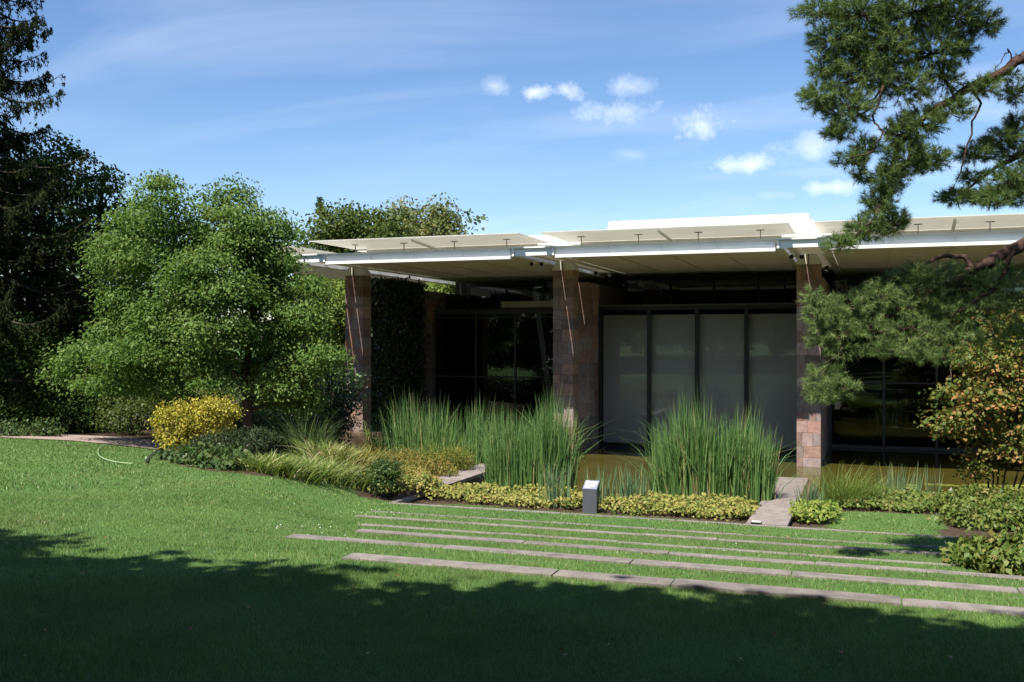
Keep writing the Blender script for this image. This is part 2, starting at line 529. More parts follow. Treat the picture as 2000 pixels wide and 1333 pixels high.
def glass_mat(name, tint, ior, wav):
    m, N, L, out = new_mat(name)
    tr = N.new('ShaderNodeBsdfTransparent'); tr.inputs[0].default_value = (*tint, 1)
    gl = N.new('ShaderNodeBsdfGlossy'); gl.inputs['Roughness'].default_value = 0.01; gl.inputs[0].default_value = (0.85, 0.9, 0.88, 1)
    fr = N.new('ShaderNodeFresnel'); fr.inputs['IOR'].default_value = ior
    mx = N.new('ShaderNodeMixShader')
    g = N.new('ShaderNodeNewGeometry'); n = N.new('ShaderNodeTexNoise'); n.inputs['Scale'].default_value = 0.9; n.inputs['Detail'].default_value = 1.5
    L.new(g.outputs[0], n.inputs[0])
    b = N.new('ShaderNodeBump'); b.inputs['Strength'].default_value = wav; b.inputs['Distance'].default_value = 0.02
    L.new(n.outputs[0], b.inputs['Height'])
    L.new(b.outputs[0], gl.inputs['Normal']); L.new(b.outputs[0], fr.inputs['Normal'])
    L.new(fr.outputs[0], mx.inputs[0]); L.new(tr.outputs[0], mx.inputs[1]); L.new(gl.outputs[0], mx.inputs[2]); L.new(mx.outputs[0], out.inputs[0])
    return m


M_GLASS = glass_mat('dark_glass', (0.28, 0.32, 0.31), 1.75, 0.10)
M_CLEAR = glass_mat('clear_glass', (0.93, 0.92, 0.90), 1.5, 0.08)


def blind_mat():
    m, N, L, out = new_mat('woven_blind')
    p = N.new('ShaderNodeBsdfPrincipled'); p.inputs['Roughness'].default_value = 0.9; p.inputs['Specular IOR Level'].default_value = 0.1
    g = N.new('ShaderNodeNewGeometry'); w = N.new('ShaderNodeTexWave'); w.wave_type = 'BANDS'; w.bands_direction = 'Z'; w.inputs['Scale'].default_value = 26; w.inputs['Distortion'].default_value = 0.8
    L.new(g.outputs[0], w.inputs[0])
    r = ramp(N, [(0.0, (0.52, 0.51, 0.49)), (1.0, (0.60, 0.59, 0.57))]); L.new(w.outputs[0], r.inputs[0]); L.new(r.outputs[0], p.inputs['Base Color'])
    L.new(p.outputs[0], out.inputs[0])
    return m


M_BLIND = blind_mat()
BLOCK_ME = bevel_cube('stone_block', 0.014, M_STONE)
PX = [-17.15, -9.45, -1.75, 5.95]         # pillar lines
PF, PD, PW = 31.3, 0.62, 0.70             # pillar front, depth, width
PTOP = 6.09
BEAM0, BEAM1 = 6.30, 6.585                 # fascia beam bottom and top
YF = 28.25                                # fascia
bld = thing('museum_building', (-9.45, 34.0, 0), 'long low museum with red stone pillars and white overhanging roof behind the pond', 'museum')


def course(parent, x0, x1, y0, y1, z0, z1, rowh, lens, along, off=0.0):
    """courses of real blocks through the full thickness"""
    z = z0; r = 0
    while z < z1 - 0.02:
        h = min(rowh * random.uniform(0.82, 1.18), z1 - z)
        if z1 - (z + h) < 0.12: h = z1 - z
        a, b = (x0, x1) if along == 'x' else (y0, y1)
        cuts = [a]
        p = a + lens * random.uniform(0.35, 1.0)
        while p < b - 0.12:
            cuts.append(p); p += lens * random.uniform(0.75, 1.25)
        cuts.append(b)
        for c0, c1 in zip(cuts, cuts[1:]):
            j = random.uniform(-0.004, 0.006)
            if along == 'x': block('stone_block', BLOCK_ME, c0 + 0.0015, c1 - 0.0015, y0 - j, y1 + j, z + 0.0015, z + h - 0.0015, parent)
            else: block('stone_block', BLOCK_ME, x0 - j, x1 + j, c0 + 0.0015, c1 - 0.0015, z + 0.0015, z + h - 0.0015, parent)
        z += h; r += 1


for k, X in enumerate(PX):
    core = boxes('pillar', [(X - PW / 2 + 0.02, X + PW / 2 - 0.02, PF + 0.02, PF + PD - 0.02, -0.5, PTOP - 0.01)], M_STONE_CORE, bld)
    if k < 3: course(core, X - PW / 2, X + PW / 2, PF, PF + PD, -0.45, PTOP, 0.36, 0.36, 'x')
    else: block('stone_block', BLOCK_ME, X - PW / 2, X + PW / 2, PF, PF + PD, -0.45, PTOP, core)
    # flared white capital with two web plates
    b = PW / 2 + 0.02; t = 0.22
    V = [(X - b, PF - .02, PTOP), (X + b, PF - .02, PTOP), (X + b, PF + PD + .02, PTOP), (X - b, PF + PD + .02, PTOP),
         (X - b, PF - .02, PTOP + .05), (X + b, PF - .02, PTOP + .05), (X + b, PF + PD + .02, PTOP + .05), (X - b, PF + PD + .02, PTOP + .05),
         (X - t, PF + .05, BEAM0 + .1), (X + t, PF + .05, BEAM0 + .1), (X + t, PF + PD - .05, BEAM0 + .1), (X - t, PF + PD - .05, BEAM0 + .1)]
    F = [(3, 2, 1, 0), (0, 1, 5, 4), (1, 2, 6, 5), (2, 3, 7, 6), (3, 0, 4, 7), (4, 5, 9, 8), (5, 6, 10, 9), (6, 7, 11, 10), (7, 4, 8, 11), (8, 9, 10, 11)]
    cp = make('capital', V, F, M_SOFFIT, bld)
    boxes('web_plate', [(X - 0.012, X + 0.012, PF - 0.06, PF - 0.021, PTOP + .01, BEAM0 + .1)], M_GREYFRAME, cp)
    # the stone wall that carries on behind the pillar
    yend = 34.6 if k == 1 else 38.6
    w = boxes('wall', [(X - PW / 2 + 0.02, X + PW / 2 - 0.02, 33.22, 52.0, -0.5, 5.78)], M_STONE_CORE, bld)
    if k < 3:
        ys_ = 35.6 if k == 0 else 33.2
        course(w, X - PW / 2, X + PW / 2, ys_, yend, -0.3, 5.8, 0.44, 0.95, 'y')
    # longitudinal spine: two edge beams and a cover plate over the pillar line
    sp = boxes('spine_beam', [(X - 0.66, X - 0.60, YF, 42, BEAM0 + .02, BEAM1), (X - 0.72, X - 0.50, YF + .02, 42, BEAM0, BEAM0 + .02),
                              (X + 0.60, X + 0.66, YF, 42, BEAM0 + .02, BEAM1), (X + 0.50, X + 0.72, YF + .02, 42, BEAM0, BEAM0 + .02)], M_WHITE, bld)
    for a, b in ((-.49, -.125), (-.105, .49)):
        boxes('cover_plate', [(X + a, X + b, YF + .1, 42, BEAM0 + .12, BEAM0 + .15)], M_SOFFIT, sp)
    for q in range(9):
        y = YF + 0.7 + q * 1.35
        boxes('cross_rib', [(X - 0.598, X + 0.598, y, y + 0.07, BEAM0 + .151, BEAM0 + .24)], M_WHITE, sp)
    # end plate of the spine between the fascia beams
    ep = boxes('end_plate', [(X - 0.60, X + 0.60, YF - 0.02, YF + 0.0, BEAM0 + .03, BEAM1 - .04)], M_WHITE, bld)
    boxes('stiffener', [(X - 0.66, X - 0.601, YF - 0.08, YF - 0.021, BEAM0 + .02, BEAM1)], M_WHITE, ep)
    boxes('stiffener', [(X + 0.601, X + 0.66, YF - 0.08, YF - 0.021, BEAM0 + .02, BEAM1)], M_WHITE, ep)
    boxes('flange', [(X - 0.70, X + 0.70, YF - 0.10, YF - 0.0, BEAM1 - .038, BEAM1 + .0)], M_WHITE, ep)


def bay(x0, x1, k):
    """fascia beam, roof panel, soffit slats for one bay between two spines"""
    fb = boxes('fascia_beam', [(x0, x1, YF, YF + 0.02, BEAM0 + .03, BEAM1 - .03), (x0, x1, YF - 0.10, YF + 0.12, BEAM0 - .06, BEAM0 + .029), (x0, x1, YF - 0.07, YF + 0.12, BEAM1 - .029, BEAM1)], M_WHITE, bld)
    n = 4
    for i in range(n + 1):
        xx = x0 + (x1 - x0 - .03) * i / n
        boxes('stiffener', [(xx, xx + 0.02, YF - 0.05, YF - 0.001, BEAM0 + .031, BEAM1 - .031)], M_WHITE, fb)
    # flat roof panel of white glass on a rear beam
    rp = boxes('roof_panel', [(x0 - 0.37, x1 + 0.37, YF - 0.45, 30.84, 6.95, 6.972)], M_GLASSROOF, bld)
    boxes('panel_beam', [(x0 + .05, x1 - .05, 30.86, 30.92, BEAM1 - .1, 6.975), (x0 + .1, x1 - .1, 30.60, 30.858, 6.66, 6.70)], M_SOFFIT, rp)
    boxes('roof_panel', [(x0 - 0.37, x1 + 0.37, 30.94, 37.0, 6.90, 6.925)], M_GLASSROOF, bld)
    n = max(1, round((x1 - x0) / 2.1))
    for i in range(n + 1):
        xx = x0 + .5 + (x1 - x0 - 1.0) * i / n
        boxes('hanger', [(xx - .012, xx + .012, 29.2, 29.224, BEAM1 + .002, 6.93), (xx - 0.11, xx + 0.11, 29.15, 29.27, 6.931, 6.949)], M_HANGER, rp)
    if x1 - x0 > 4:
        xm = (x0 + x1) / 2
        a, b = np.array([xm - .05, YF - .2, 6.90]), np.array([xm + .05, 30.7, 6.70])
        v, f = tube([a, b], 0.045, 4)
        make('strut', v, f, M_WHITE, rp)
    # soffit slats under the whole roof
    sf = boxes('soffit', [(x0 + .06, x1 - .06, 37.0, 46, BEAM0 + .10, BEAM0 + .13)], M_SOFFIT, bld)
    y = YF + 0.25; i = 0
    while y < 41.5:
        sl = block('slat', SLAT_ME, x0 + .04, x1 - .04, y, y + 0.66, BEAM0 + .035, BEAM0 + .06, sf)
        sl.rotation_euler = (R(-2.2 + .2 * math.sin(i * 2.1)), 0, 0)
        boxes('joint_strip', [(x0 + .05, x1 - .05, y + .662, y + .798, BEAM0 + .030, BEAM0 + .05)], M_JOINT, sf)
        y += 0.80; i += 1
    for i in range(1, 4):
        xx = x0 + (x1 - x0) * i / 4
        boxes('seam_rail', [(xx - .02, xx + .02, YF + .3, 41.5, BEAM0 - .005, BEAM0 + .012)], M_SOFFIT, sf)


SLAT_ME = bevel_cube('slat', 0.03, M_SOFFIT)
bay(PX[0] + .70, PX[1] - .70, 0)
bay(PX[1] + .70, PX[2] - .70, 1)
bay(PX[2] + .70, PX[3] - .70, 2)
# opaque roof deck and the white upstands on it
boxes('roof_deck', [(PX[0] + .6, PX[1] - .55, 37.05, 60, 6.66, 6.80), (PX[1] + .55, PX[2] - .55, 37.05, 60, 6.66, 6.80), (PX[2] + .55, 14, 37.05, 60, 6.66, 6.80),
                    (PX[1] - .549, PX[1] + .549, 37.6, 60, 6.66, 6.795), (PX[2] - .549, PX[2] + .549, 37.6, 60, 6.66, 6.795)], M_WHITE, bld)
boxes('roof_upstand', [(-15.4, 14, 37.2, 37.4, 6.801, 7.92)], M_WHITE, bld)
V = [(-10.1, 38.2, 6.80), (-2.12, 38.2, 6.80), (-2.12, 43, 6.80), (-10.1, 43, 6.80), (-9.65, 38.2, 8.47), (-2.12, 38.2, 8.47), (-2.12, 43, 8.47), (-9.65, 43, 8.47)]
up = make('roof_upstand', V, [(0, 3, 2, 1), (4, 5, 6, 7), (0, 1, 5, 4), (1, 2, 6, 5), (2, 3, 7, 6), (3, 0, 4, 7)], M_WHITE, bld)
boxes('step_plate', [(-2.118, -1.95, 38.2, 43, 6.801, 8.23), (-1.948, -1.78, 38.2, 43, 6.801, 8.02)], M_WHITE, up)
# left overhang with white louvre blades beyond the last spine
lo = boxes('overhang_panel', [(-20.2, -17.98, YF + .3, 40, 6.90, 6.93)], M_GLASSROOF, bld)
boxes('edge_beam', [(-20.2, -17.86, YF, YF + .06, BEAM0 + .02, BEAM1), (-20.2, -20.12, YF + .061, 40, BEAM0 + .1, 6.9)], M_WHITE, lo)
for i in range(9):
    y = YF + 0.5 + i * 1.18
    V = [(-19.9, y, 6.34), (-17.9, y, 6.34), (-17.9, y + .98, 6.20), (-19.9, y + .98, 6.20)]
    V2 = [(a, b, c + .03) for a, b, c in V]
    make('louvre', V + V2, [(3, 2, 1, 0), (4, 5, 6, 7), (0, 1, 5, 4), (1, 2, 6, 5), (2, 3, 7, 6), (3, 0, 4, 7)], M_GLASSROOF, lo)


def window(x0, x1, y, mull, z1, transoms, mw, fm, blind=None, sill=0.02):
    fr = boxes('window', [(x0, x0 + .08, y - .06, y + .08, sill, z1), (x1 - .08, x1, y - .06, y + .08, sill, z1), (x0 + .081, x1 - .081, y - .06, y + .08, z1 - .14, z1), (x0 + .081, x1 - .081, y - .06, y + .08, sill - .1, sill + .08)], fm, bld)
    xs = [x0 + .08] + list(mull) + [x1 - .08]
    for m in mull:
        boxes('mullion', [(m - mw, m + mw, y - .055, y + .07, sill + .081, z1 - .141)], fm, fr)
    zs = [sill + .08] + list(transoms) + [z1 - .14]
    for a, b in zip(xs, xs[1:]):
        a2 = a + (mw if a in mull else 0); b2 = b - (mw if b in mull else 0)
        for t in transoms:
            boxes('transom', [(a2 + .002, b2 - .002, y - .05, y + .05, t - .025, t + .025)], fm, fr)
        for c, d in zip(zs, zs[1:]):
            c2 = c + (.026 if c in transoms else .001); d2 = d - (.026 if d in transoms else .001)
            boxes('pane', [(a2 + .003, b2 - .003, y + .0, y + .012, c2, d2)], M_CLEAR if blind else M_GLASS, fr)
    if blind:
        for a, b in zip(xs, xs[1:]):
            boxes('blind', [(a + .03, b - .03, y + .22, y + .23, sill + .15, z1 - .3)], M_BLIND, fr)
            boxes('blind_rail', [(a + .03, b - .03, y + .205, y + .245, sill + .10, sill + .149)], M_GREYFRAME, fr)
    return fr


window(PX[0] + .36, PX[1] - .36, 37.4, (-14.95, -13.27, -11.6), 5.0, (2.35, 4.72), .035, M_GREYFRAME)
window(PX[1] + .36, PX[2] - .36, 34.5, (-7.28, -5.61, -3.95), 5.0, (), .07, M_DARKFRAME, blind=True)
window(PX[2] + .36, PX[3] - .36, 37.4, (0.44, 2.15, 3.85), 5.0, (2.31, 4.72), .035, M_GREYFRAME)
# clerestories set back above the glass boxes
window(PX[0] + .36, PX[1] - .36, 41.0, (-14.95, -13.27, -11.6), 6.3, (), .03, M_GREYFRAME, sill=5.15)
window(PX[1] + .36, PX[2] - .36, 38.5, (-7.28, -5.61, -3.95, -3.0), 6.3, (5.5,), .04, M_DARKFRAME, sill=5.15)
window(PX[2] + .36, PX[3] - .36, 41.0, (0.44, 2.15, 3.85), 6.3, (), .03, M_GREYFRAME, sill=5.15)
boxes('terrace_roof', [(PX[0] + .36, PX[1] - .36, 37.3, 41.2, 5.001, 5.05), (PX[1] + .36, PX[2] - .36, 34.4, 38.7, 5.001, 5.05), (PX[2] + .36, PX[3] - .36, 37.3, 41.2, 5.001, 5.05)], M_GREYFRAME, bld)
boxes('blind_housing', [(-13.9, PX[1] - .4, 37.45, 37.8, 5.10, 5.36)], M_CREAM, bld)
for X in PX[:3]:
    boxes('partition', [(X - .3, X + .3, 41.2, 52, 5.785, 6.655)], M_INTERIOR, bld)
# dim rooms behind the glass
boxes('interior', [(PX[0] + .36, PX[3] - .36, 50, 50.1, -.2, 6.6), (PX[0] + .36, PX[1] - .36, 37.6, 50, -.2, -.02), (PX[1] + .36, PX[2] - .36, 34.8, 50, -.2, -.02), (PX[2] + .36, PX[3] - .36, 37.6, 50, -.2, -.02)], M_INTERIOR, bld)


def spotlight(x, y, z):
    v, f = tube([(x, y, z), (x, y, z - .10)], .012, 6)
    h = make('spotlight', v, f, M_WHITE, bld)
    v, f = tube([(x - .02, y - .11, z - .15), (x - .01, y - .02, z - .12), (x + .02, y + .07, z - .10)], [.062, .06, .035], 10)
    make('lamp_head', v, f, M_WHITE, h)
    v, f = tube([(x - .021, y - .13, z - .157), (x - .0195, y - .108, z - .15)], [.066, .066], 10)
    make('lamp_ring', v, f, M_BLACK, h)


for X in PX[1:3]:
    for dx, y in ((-0.32, 29.2), (-0.05, 29.35), (0.45, 33.9), (0.3, 36.2)):
        spotlight(X + dx, y, BEAM0)
# dark round lamp fixed to the side of the middle pillar
v, f = tube([(PX[1] - .35, PF + .25, 5.62), (PX[1] - .47, PF + .2, 5.62)], .02, 6)
lb = make('wall_lamp', v, f, M_BLACK, bld)
v, f = tube([(PX[1] - .47, PF + .1, 5.64), (PX[1] - .47, PF + .3, 5.60)], [.13, .10], 12)
make('lamp_head', v, f, M_BLACK, lb)

# ------------------------------------------------------------------ stone edges of the grass terraces
M_EDGE = plain('terrace_sandstone', (0.24, 0.21, 0.185), (0.14, 0.125, 0.112), scale=5.0, rough=0.9, spec=0.15, bump=0.4, bscale=40, per_object=0.14)
EDGE_ME = bevel_cube('stone_slab', 0.02, M_EDGE)
row_txt = ['nearest and widest looking stone step edge, just beyond the tree shadow on the lawn', 'second stone step edge up from the tree shadow, reaching furthest left',
           'third stone step edge counted from the tree shadow', 'fourth thin stone step edge, in the middle of the grass terraces', 'fifth stone step edge, the third from the flower bed',
           'sixth stone step edge, second in front of the flower bed', 'last stone step edge right in front of the dark sign post and yellow ground cover']
XR = [7.0, 7.0, 5.2, 4.4, 3.9, 3.4, 2.4]
for i in range(7):
    xl, xr = XL[i], XR[i]
    t = thing('stone_step', (xl, YS[i], ZS[i]), row_txt[i], 'stone step', 'stone edges of the grass terraces')
    x = xl
    while x < xr - 0.3:
        ln = random.uniform(1.0, 2.4)
        x2 = min(x + ln, xr)
        z = ZS[i] + random.uniform(0.0, 0.012) + (0.030, 0.030, 0.027, 0.026, 0.026, 0.025, 0.028)[i]
        dy = random.uniform(-0.012, 0.012)
        w = (0.11, 0.095, 0.07, 0.05, 0.06, 0.042, 0.045)[i]
        block('stone_slab', EDGE_ME, x + .006, x2 - .006, YS[i] - w + dy, YS[i] + w + dy, z - 0.24, z, t)
        x = x2

# low stone walls that run out from the pillars through the pond
M_WALLTOP = plain('pond_wall_stone', (0.26, 0.22, 0.195), (0.17, 0.145, 0.13), scale=4, rough=0.9, spec=0.15, bump=0.4, bscale=35, per_object=0.1)
PW_ME = bevel_cube('stone_slab', 0.012, M_WALLTOP)
for X, lab in ((PX[1], 'low stone pond wall half hidden between yellow spirea and the tall reeds'), (PX[2], 'low flat stone pond wall between the big reed clump and the iris')):
    t = thing('pond_wall', (X, 22, 0), lab, 'wall', 'stone walls reaching into the pond')
    boxes('wall_body', [(X - .33, X + .33, 18.5, 24.9, -.5, .42)], M_STONE_CORE, t)
    y = 18.35
    for ln in (1.05, 1.3, 1.1, 1.5, 1.6):
        block('stone_slab', PW_ME, X - .36, X + .36, y + .004, y + ln - .004, .421, .50, t)
        y += ln

# ------------------------------------------------------------------ grass
def build_grass():
    V_, F_, A_ = [], [], []
    zones = ((3.2, 9.0, 6800, 0.0040, 0.044), (9.0, 16.0, 2300, 0.0075, 0.042), (16.0, 34.0, 480, 0.018, 0.045))
    half = math.atan(1000 / FPX) + 0.10
    off = 0
    for d0, d1, dens, wd, ht in zones:
        area = half * (d1 * d1 - d0 * d0)
        n = int(area * dens)
        d = np.sqrt(rng.uniform(d0 * d0, d1 * d1, n)); a = rng.uniform(-half, half, n)
        X = d * (np.sin(a) * CT - np.cos(a) * ST); Y = d * (np.sin(a) * ST + np.cos(a) * CT)
        ok = ~is_bed(X, Y)
        for i in range(7):
            ok &= ~((np.abs(Y - YS[i]) < (0.105, 0.085, 0.062, 0.042, 0.052, 0.034, 0.037)[i] - 0.03 * np.sin(X * 5.1 + i) * np.sin(X * 1.3)) & (X > XL[i] + 0.05))
        X, Y = X[ok], Y[ok]; n = len(X)
        B = np.stack([X, Y, terrain(X, Y) - 0.006], 1)
        az = rng.uniform(0, 2 * math.pi, n); h = ht * rng.uniform(0.45, 1.15, n) * (1 + 0.25 * np.sin(X * 1.9) * np.sin(Y * 2.3)); lean = rng.uniform(0.1, 0.9, n)
        tip = B + np.stack([np.cos(az) * lean * h, np.sin(az) * lean * h, h], 1)
        s = rng.uniform(0, math.pi, n); w = wd * rng.uniform(0.6, 1.3, n)
        sv = np.stack([np.cos(s) * w * .5, np.sin(s) * w * .5, 0 * w], 1)
        V = np.stack([B - sv, B + sv, tip], 1).reshape(-1, 3)
        V_.append(V); F_.append(np.arange(n * 3).reshape(-1, 3) + off); off += n * 3
        A_.append(np.repeat(rng.uniform(0, 1, n), 3))
    m, N, L, out = new_mat('grass_blades')
    at = N.new('ShaderNodeAttribute'); at.attribute_name = 'rnd'
    r0 = ramp(N, [(0.0, (0.082, 0.155, 0.030)), (0.5, (0.142, 0.242, 0.052)), (0.86, (0.20, 0.295, 0.078)), (1.0, (0.30, 0.29, 0.13))]); L.new(at.outputs['Fac'], r0.inputs[0])
    g = N.new('ShaderNodeNewGeometry'); n1 = N.new('ShaderNodeTexNoise'); n1.inputs['Scale'].default_value = 0.45; n1.inputs['Detail'].default_value = 6; n1.inputs['Roughness'].default_value = 0.65; L.new(g.outputs[0], n1.inputs[0])
    mr = N.new('ShaderNodeMapRange'); mr.inputs[1].default_value = 0.50; mr.inputs[2].default_value = 0.68; mr.inputs[3].default_value = 0; mr.inputs[4].default_value = 0.62; L.new(n1.outputs[0], mr.inputs[0])
    mx = N.new('ShaderNodeMixRGB'); L.new(mr.outputs[0], mx.inputs[0]); L.new(r0.outputs[0], mx.inputs[1]); mx.inputs[2].default_value = (0.21, 0.20, 0.075, 1)
    n2 = N.new('ShaderNodeTexNoise'); n2.inputs['Scale'].default_value = 1.5; n2.inputs['Detail'].default_value = 7; n2.inputs['Roughness'].default_value = 0.7; L.new(g.outputs[0], n2.inputs[0])
    mv = N.new('ShaderNodeMapRange'); mv.inputs[1].default_value = 0.3; mv.inputs[2].default_value = 0.7; mv.inputs[3].default_value = 0.66; mv.inputs[4].default_value = 1.26; L.new(n2.outputs[0], mv.inputs[0])
    hs = N.new('ShaderNodeHueSaturation'); L.new(mx.outputs[0], hs.inputs['Color']); L.new(mv.outputs[0], hs.inputs['Value'])
    p = N.new('ShaderNodeBsdfPrincipled'); p.inputs['Roughness'].default_value = 0.45; p.inputs['Specular IOR Level'].default_value = 0.35; L.new(hs.outputs[0], p.inputs['Base Color'])
    t = N.new('ShaderNodeBsdfTranslucent'); L.new(hs.outputs[0], t.inputs[0])
    ms = N.new('ShaderNodeMixShader'); ms.inputs[0].default_value = 0.3; L.new(p.outputs[0], ms.inputs[1]); L.new(t.outputs[0], ms.inputs[2]); L.new(ms.outputs[0], out.inputs[0])
    o = make('grass', np.concatenate(V_), np.concatenate(F_), m, attr=np.concatenate(A_), kind='stuff')
    tag(o, 'short mown lawn grass with dry patches')
    # daisies in the lawn
    C = []
    for px, py, sx, n in ((620, 1046, 45, 16), (735, 1006, 60, 14), (1500, 1075, 200, 10), (430, 915, 60, 8)):
        c = ground_at(px, py)
        q = rng.normal(0, 1, (n, 2)) * sx / 150.0
        for a, b in q: C.append((c[0] + a, c[1] + b * .6, gz(c[0] + a, c[1] + b * .6) + .045))
    C = np.array(C)
    V, F = leaf_quads(C, rng.normal(0, 1, C.shape) * [1, 1, .1], np.tile([0.0, -0.3, 1.0], (len(C), 1)), 0.018, 0.018)
    make('daisies', V, F, plain('daisy_white', (0.8, 0.8, 0.76)), kind='stuff')


build_grass()

# ------------------------------------------------------------------ plants
M_BARK = plain('bark', (0.085, 0.065, 0.05), (0.045, 0.035, 0.028), scale=9, rough=0.95, spec=0.1, bump=0.8, bscale=22, stretch=(1, 1, 0.3))
M_PINEBARK = plain('pine_bark', (0.095, 0.058, 0.042), (0.045, 0.03, 0.024), scale=11, rough=0.95, spec=0.1, bump=0.9, bscale=24)
M_STEM = plain('green_stem', (0.07, 0.10, 0.03), rough=0.7)


def cloud_points(lobes, ncl, shell=0.5, flat=0.5, crad=0.4, per=60, gap=0.0):
    """leaf positions in clumps spread through a set of lobes; returns centres, clump index, outward direction"""
    vol = np.array([l[1][0] * l[1][1] * l[1][2] for l in lobes]) ** 0.72
    counts = rng.multinomial(ncl, vol / vol.sum())
    C, O = [], []
    for (c, r), n in zip(lobes, counts):
        d = unit(rng.normal(0, 1, (n, 3)))
        rad = rng.uniform(shell ** 3, 1, n) ** (1 / 3)
        C.append(np.asarray(c) + d * rad[:, None] * np.asarray(r)); O.append(d)
    C = np.concatenate(C); O = np.concatenate(O)
    k = rng.poisson(per, len(C)).clip(3)
    idx = np.repeat(np.arange(len(C)), k)
    q = rng.normal(0, 1, (len(idx), 3)); q *= (np.minimum(np.linalg.norm(q, axis=1), 1.9) / (np.linalg.norm(q, axis=1) + 1e-9))[:, None]
    cr = (crad * rng.uniform(0.6, 1.3, len(C)))[idx, None]
    pts = C[idx] + q * cr * np.array([0.55, 0.55, 0.55 * flat])
    # a spray droops towards its outer end
    dd = np.linalg.norm((pts - C[idx])[:, :2], axis=1)
    pts[:, 2] -= 0.25 * dd
    return pts, idx, C, O


def leaves_for(pts, idx, C, O, ln, wd, upb=0.8, droop=0.3):
    n = len(pts)
    Nn = unit(rng.normal(0, 0.55, (n, 3)) + np.array([0, 0, upb]) + O[idx] * 0.35)
    D = unit(np.concatenate([(pts - C[idx])[:, :2] + O[idx][:, :2] * .2, np.zeros((n, 1))], 1) + rng.normal(0, 0.35, (n, 3)) + np.array([0, 0, -droop]))
    s = rng.uniform(0.65, 1.25, n)
    return leaf_quads(pts, D, Nn, ln * s, wd * s)


def tree(name, label, base, lobes, ncl, per, ln, wd, mat, trunks, crad=0.4, flat=0.5, shell=0.45, upb=0.8, group=None, nlimb=26, bark=None, cat='tree', rnd_top=0.0):
    t = thing(name, base, label, cat, group)
    pts, idx, C, O = cloud_points(lobes, ncl, shell, flat, crad, per)
    V, F = leaves_for(pts, idx, C, O, ln, wd, upb)
    cl = rng.uniform(0, 1, len(C))
    a = np.clip(0.55 * rng.uniform(0, 1, len(pts)) + 0.45 * cl[idx], 0, 1)
    make('crown', V, F, mat, t, attr=np.repeat(a, 4), kind='stuff')
    parts = []
    tips = []
    for pl, r0, r1 in trunks:
        pl = np.asarray(pl, float)
        parts.append(tube(pl, np.linspace(r0, r1, len(pl)), 9)); tips.append((pl, r0, r1))
    sel = rng.choice(len(C), min(nlimb, len(C)), replace=False)
    for i in sel:
        # limb from the nearest trunk point that lies lower
        best = None
        for pl, r0, r1 in tips:
            for j, p in enumerate(pl):
                d = np.linalg.norm(C[i] - p) + max(0, p[2] - C[i][2] + .3) * 3
                if j == 0: d += 3
                if best is None or d < best[0]: best = (d, p, r0 + (r1 - r0) * j / (len(pl) - 1))
        line = wob_line(best[1], C[i], 5, 0.045, -0.05)
        parts.append(tube(line, np.linspace(min(best[2] * .55, .09), .008, 5), 5))
    V, F = join(parts)
    make('trunk', V, F, bark or M_BARK, t, smooth=True)
    return t


def lobe(px, py, Z, rx, ry, rz_depth=None):
    """crown lobe: centre by sight line and distance, radii in photo pixels"""
    k = Z / FPX
    d = (rz_depth if rz_depth is not None else rx * k)
    return (P(px, py, Z), (rx * k * .98, d, ry * k))


F_GREEN = foliage('mid_green_leaves', [(0.052, 0.108, 0.02), (0.088, 0.16, 0.032), (0.13, 0.205, 0.05), (0.22, 0.285, 0.10)], 0.38, 0.55, 0.16)
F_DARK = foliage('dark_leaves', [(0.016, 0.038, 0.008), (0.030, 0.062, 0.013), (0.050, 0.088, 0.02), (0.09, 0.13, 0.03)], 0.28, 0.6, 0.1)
F_OLIVE = foliage('olive_leaves', [(0.04, 0.07, 0.012), (0.07, 0.105, 0.02), (0.11, 0.14, 0.03)], 0.3)
F_YEL = foliage('yellowing_leaves', [(0.08, 0.12, 0.03), (0.13, 0.16, 0.05), (0.26, 0.22, 0.06)], 0.3)
F_LIME = foliage('lime_leaves', [(0.09, 0.15, 0.025), (0.15, 0.21, 0.04), (0.22, 0.27, 0.07)], 0.35)
F_GOLD = foliage('golden_leaves', [(0.10, 0.14, 0.02), (0.25, 0.24, 0.035), (0.44, 0.38, 0.055), (0.52, 0.46, 0.12)], 0.3, .6, .15)
F_JUNI = foliage('juniper_needles', [(0.018, 0.035, 0.012), (0.03, 0.052, 0.016), (0.055, 0.07, 0.022)], 0.1)
F_IVY = foliage('ivy_leaves', [(0.012, 0.032, 0.010), (0.022, 0.05, 0.014), (0.04, 0.075, 0.02)], 0.15, 0.35, 0.5)
F_REED = foliage('reed_blades', [(0.055, 0.125, 0.034), (0.09, 0.18, 0.05), (0.13, 0.235, 0.07), (0.20, 0.29, 0.10), (0.38, 0.33, 0.15)], 0.3, 0.45, 0.3)
F_IRIS = foliage('iris_blades', [(0.08, 0.15, 0.07), (0.12, 0.20, 0.10), (0.16, 0.24, 0.12), (0.30, 0.28, 0.10)], 0.25, 0.45, 0.3)
F_DAYLILY = foliage('daylily_blades', [(0.09, 0.155, 0.03), (0.15, 0.22, 0.042), (0.23, 0.28, 0.07), (0.46, 0.42, 0.22)], 0.3)
F_SPIREA = foliage('spirea_leaves', [(0.09, 0.13, 0.03), (0.17, 0.18, 0.04), (0.28, 0.24, 0.055), (0.26, 0.13, 0.05)], 0.3)
F_COVER = foliage('ground_cover_leaves', [(0.05, 0.09, 0.022), (0.11, 0.155, 0.035), (0.25, 0.25, 0.06), (0.36, 0.33, 0.10), (0.26, 0.16, 0.08)], 0.3, 0.6, 0.15)
F_COVER2 = foliage('green_ground_cover_leaves', [(0.06, 0.11, 0.02), (0.13, 0.20, 0.035), (0.24, 0.28, 0.06), (0.33, 0.30, 0.10)], 0.3, 0.6, 0.15)
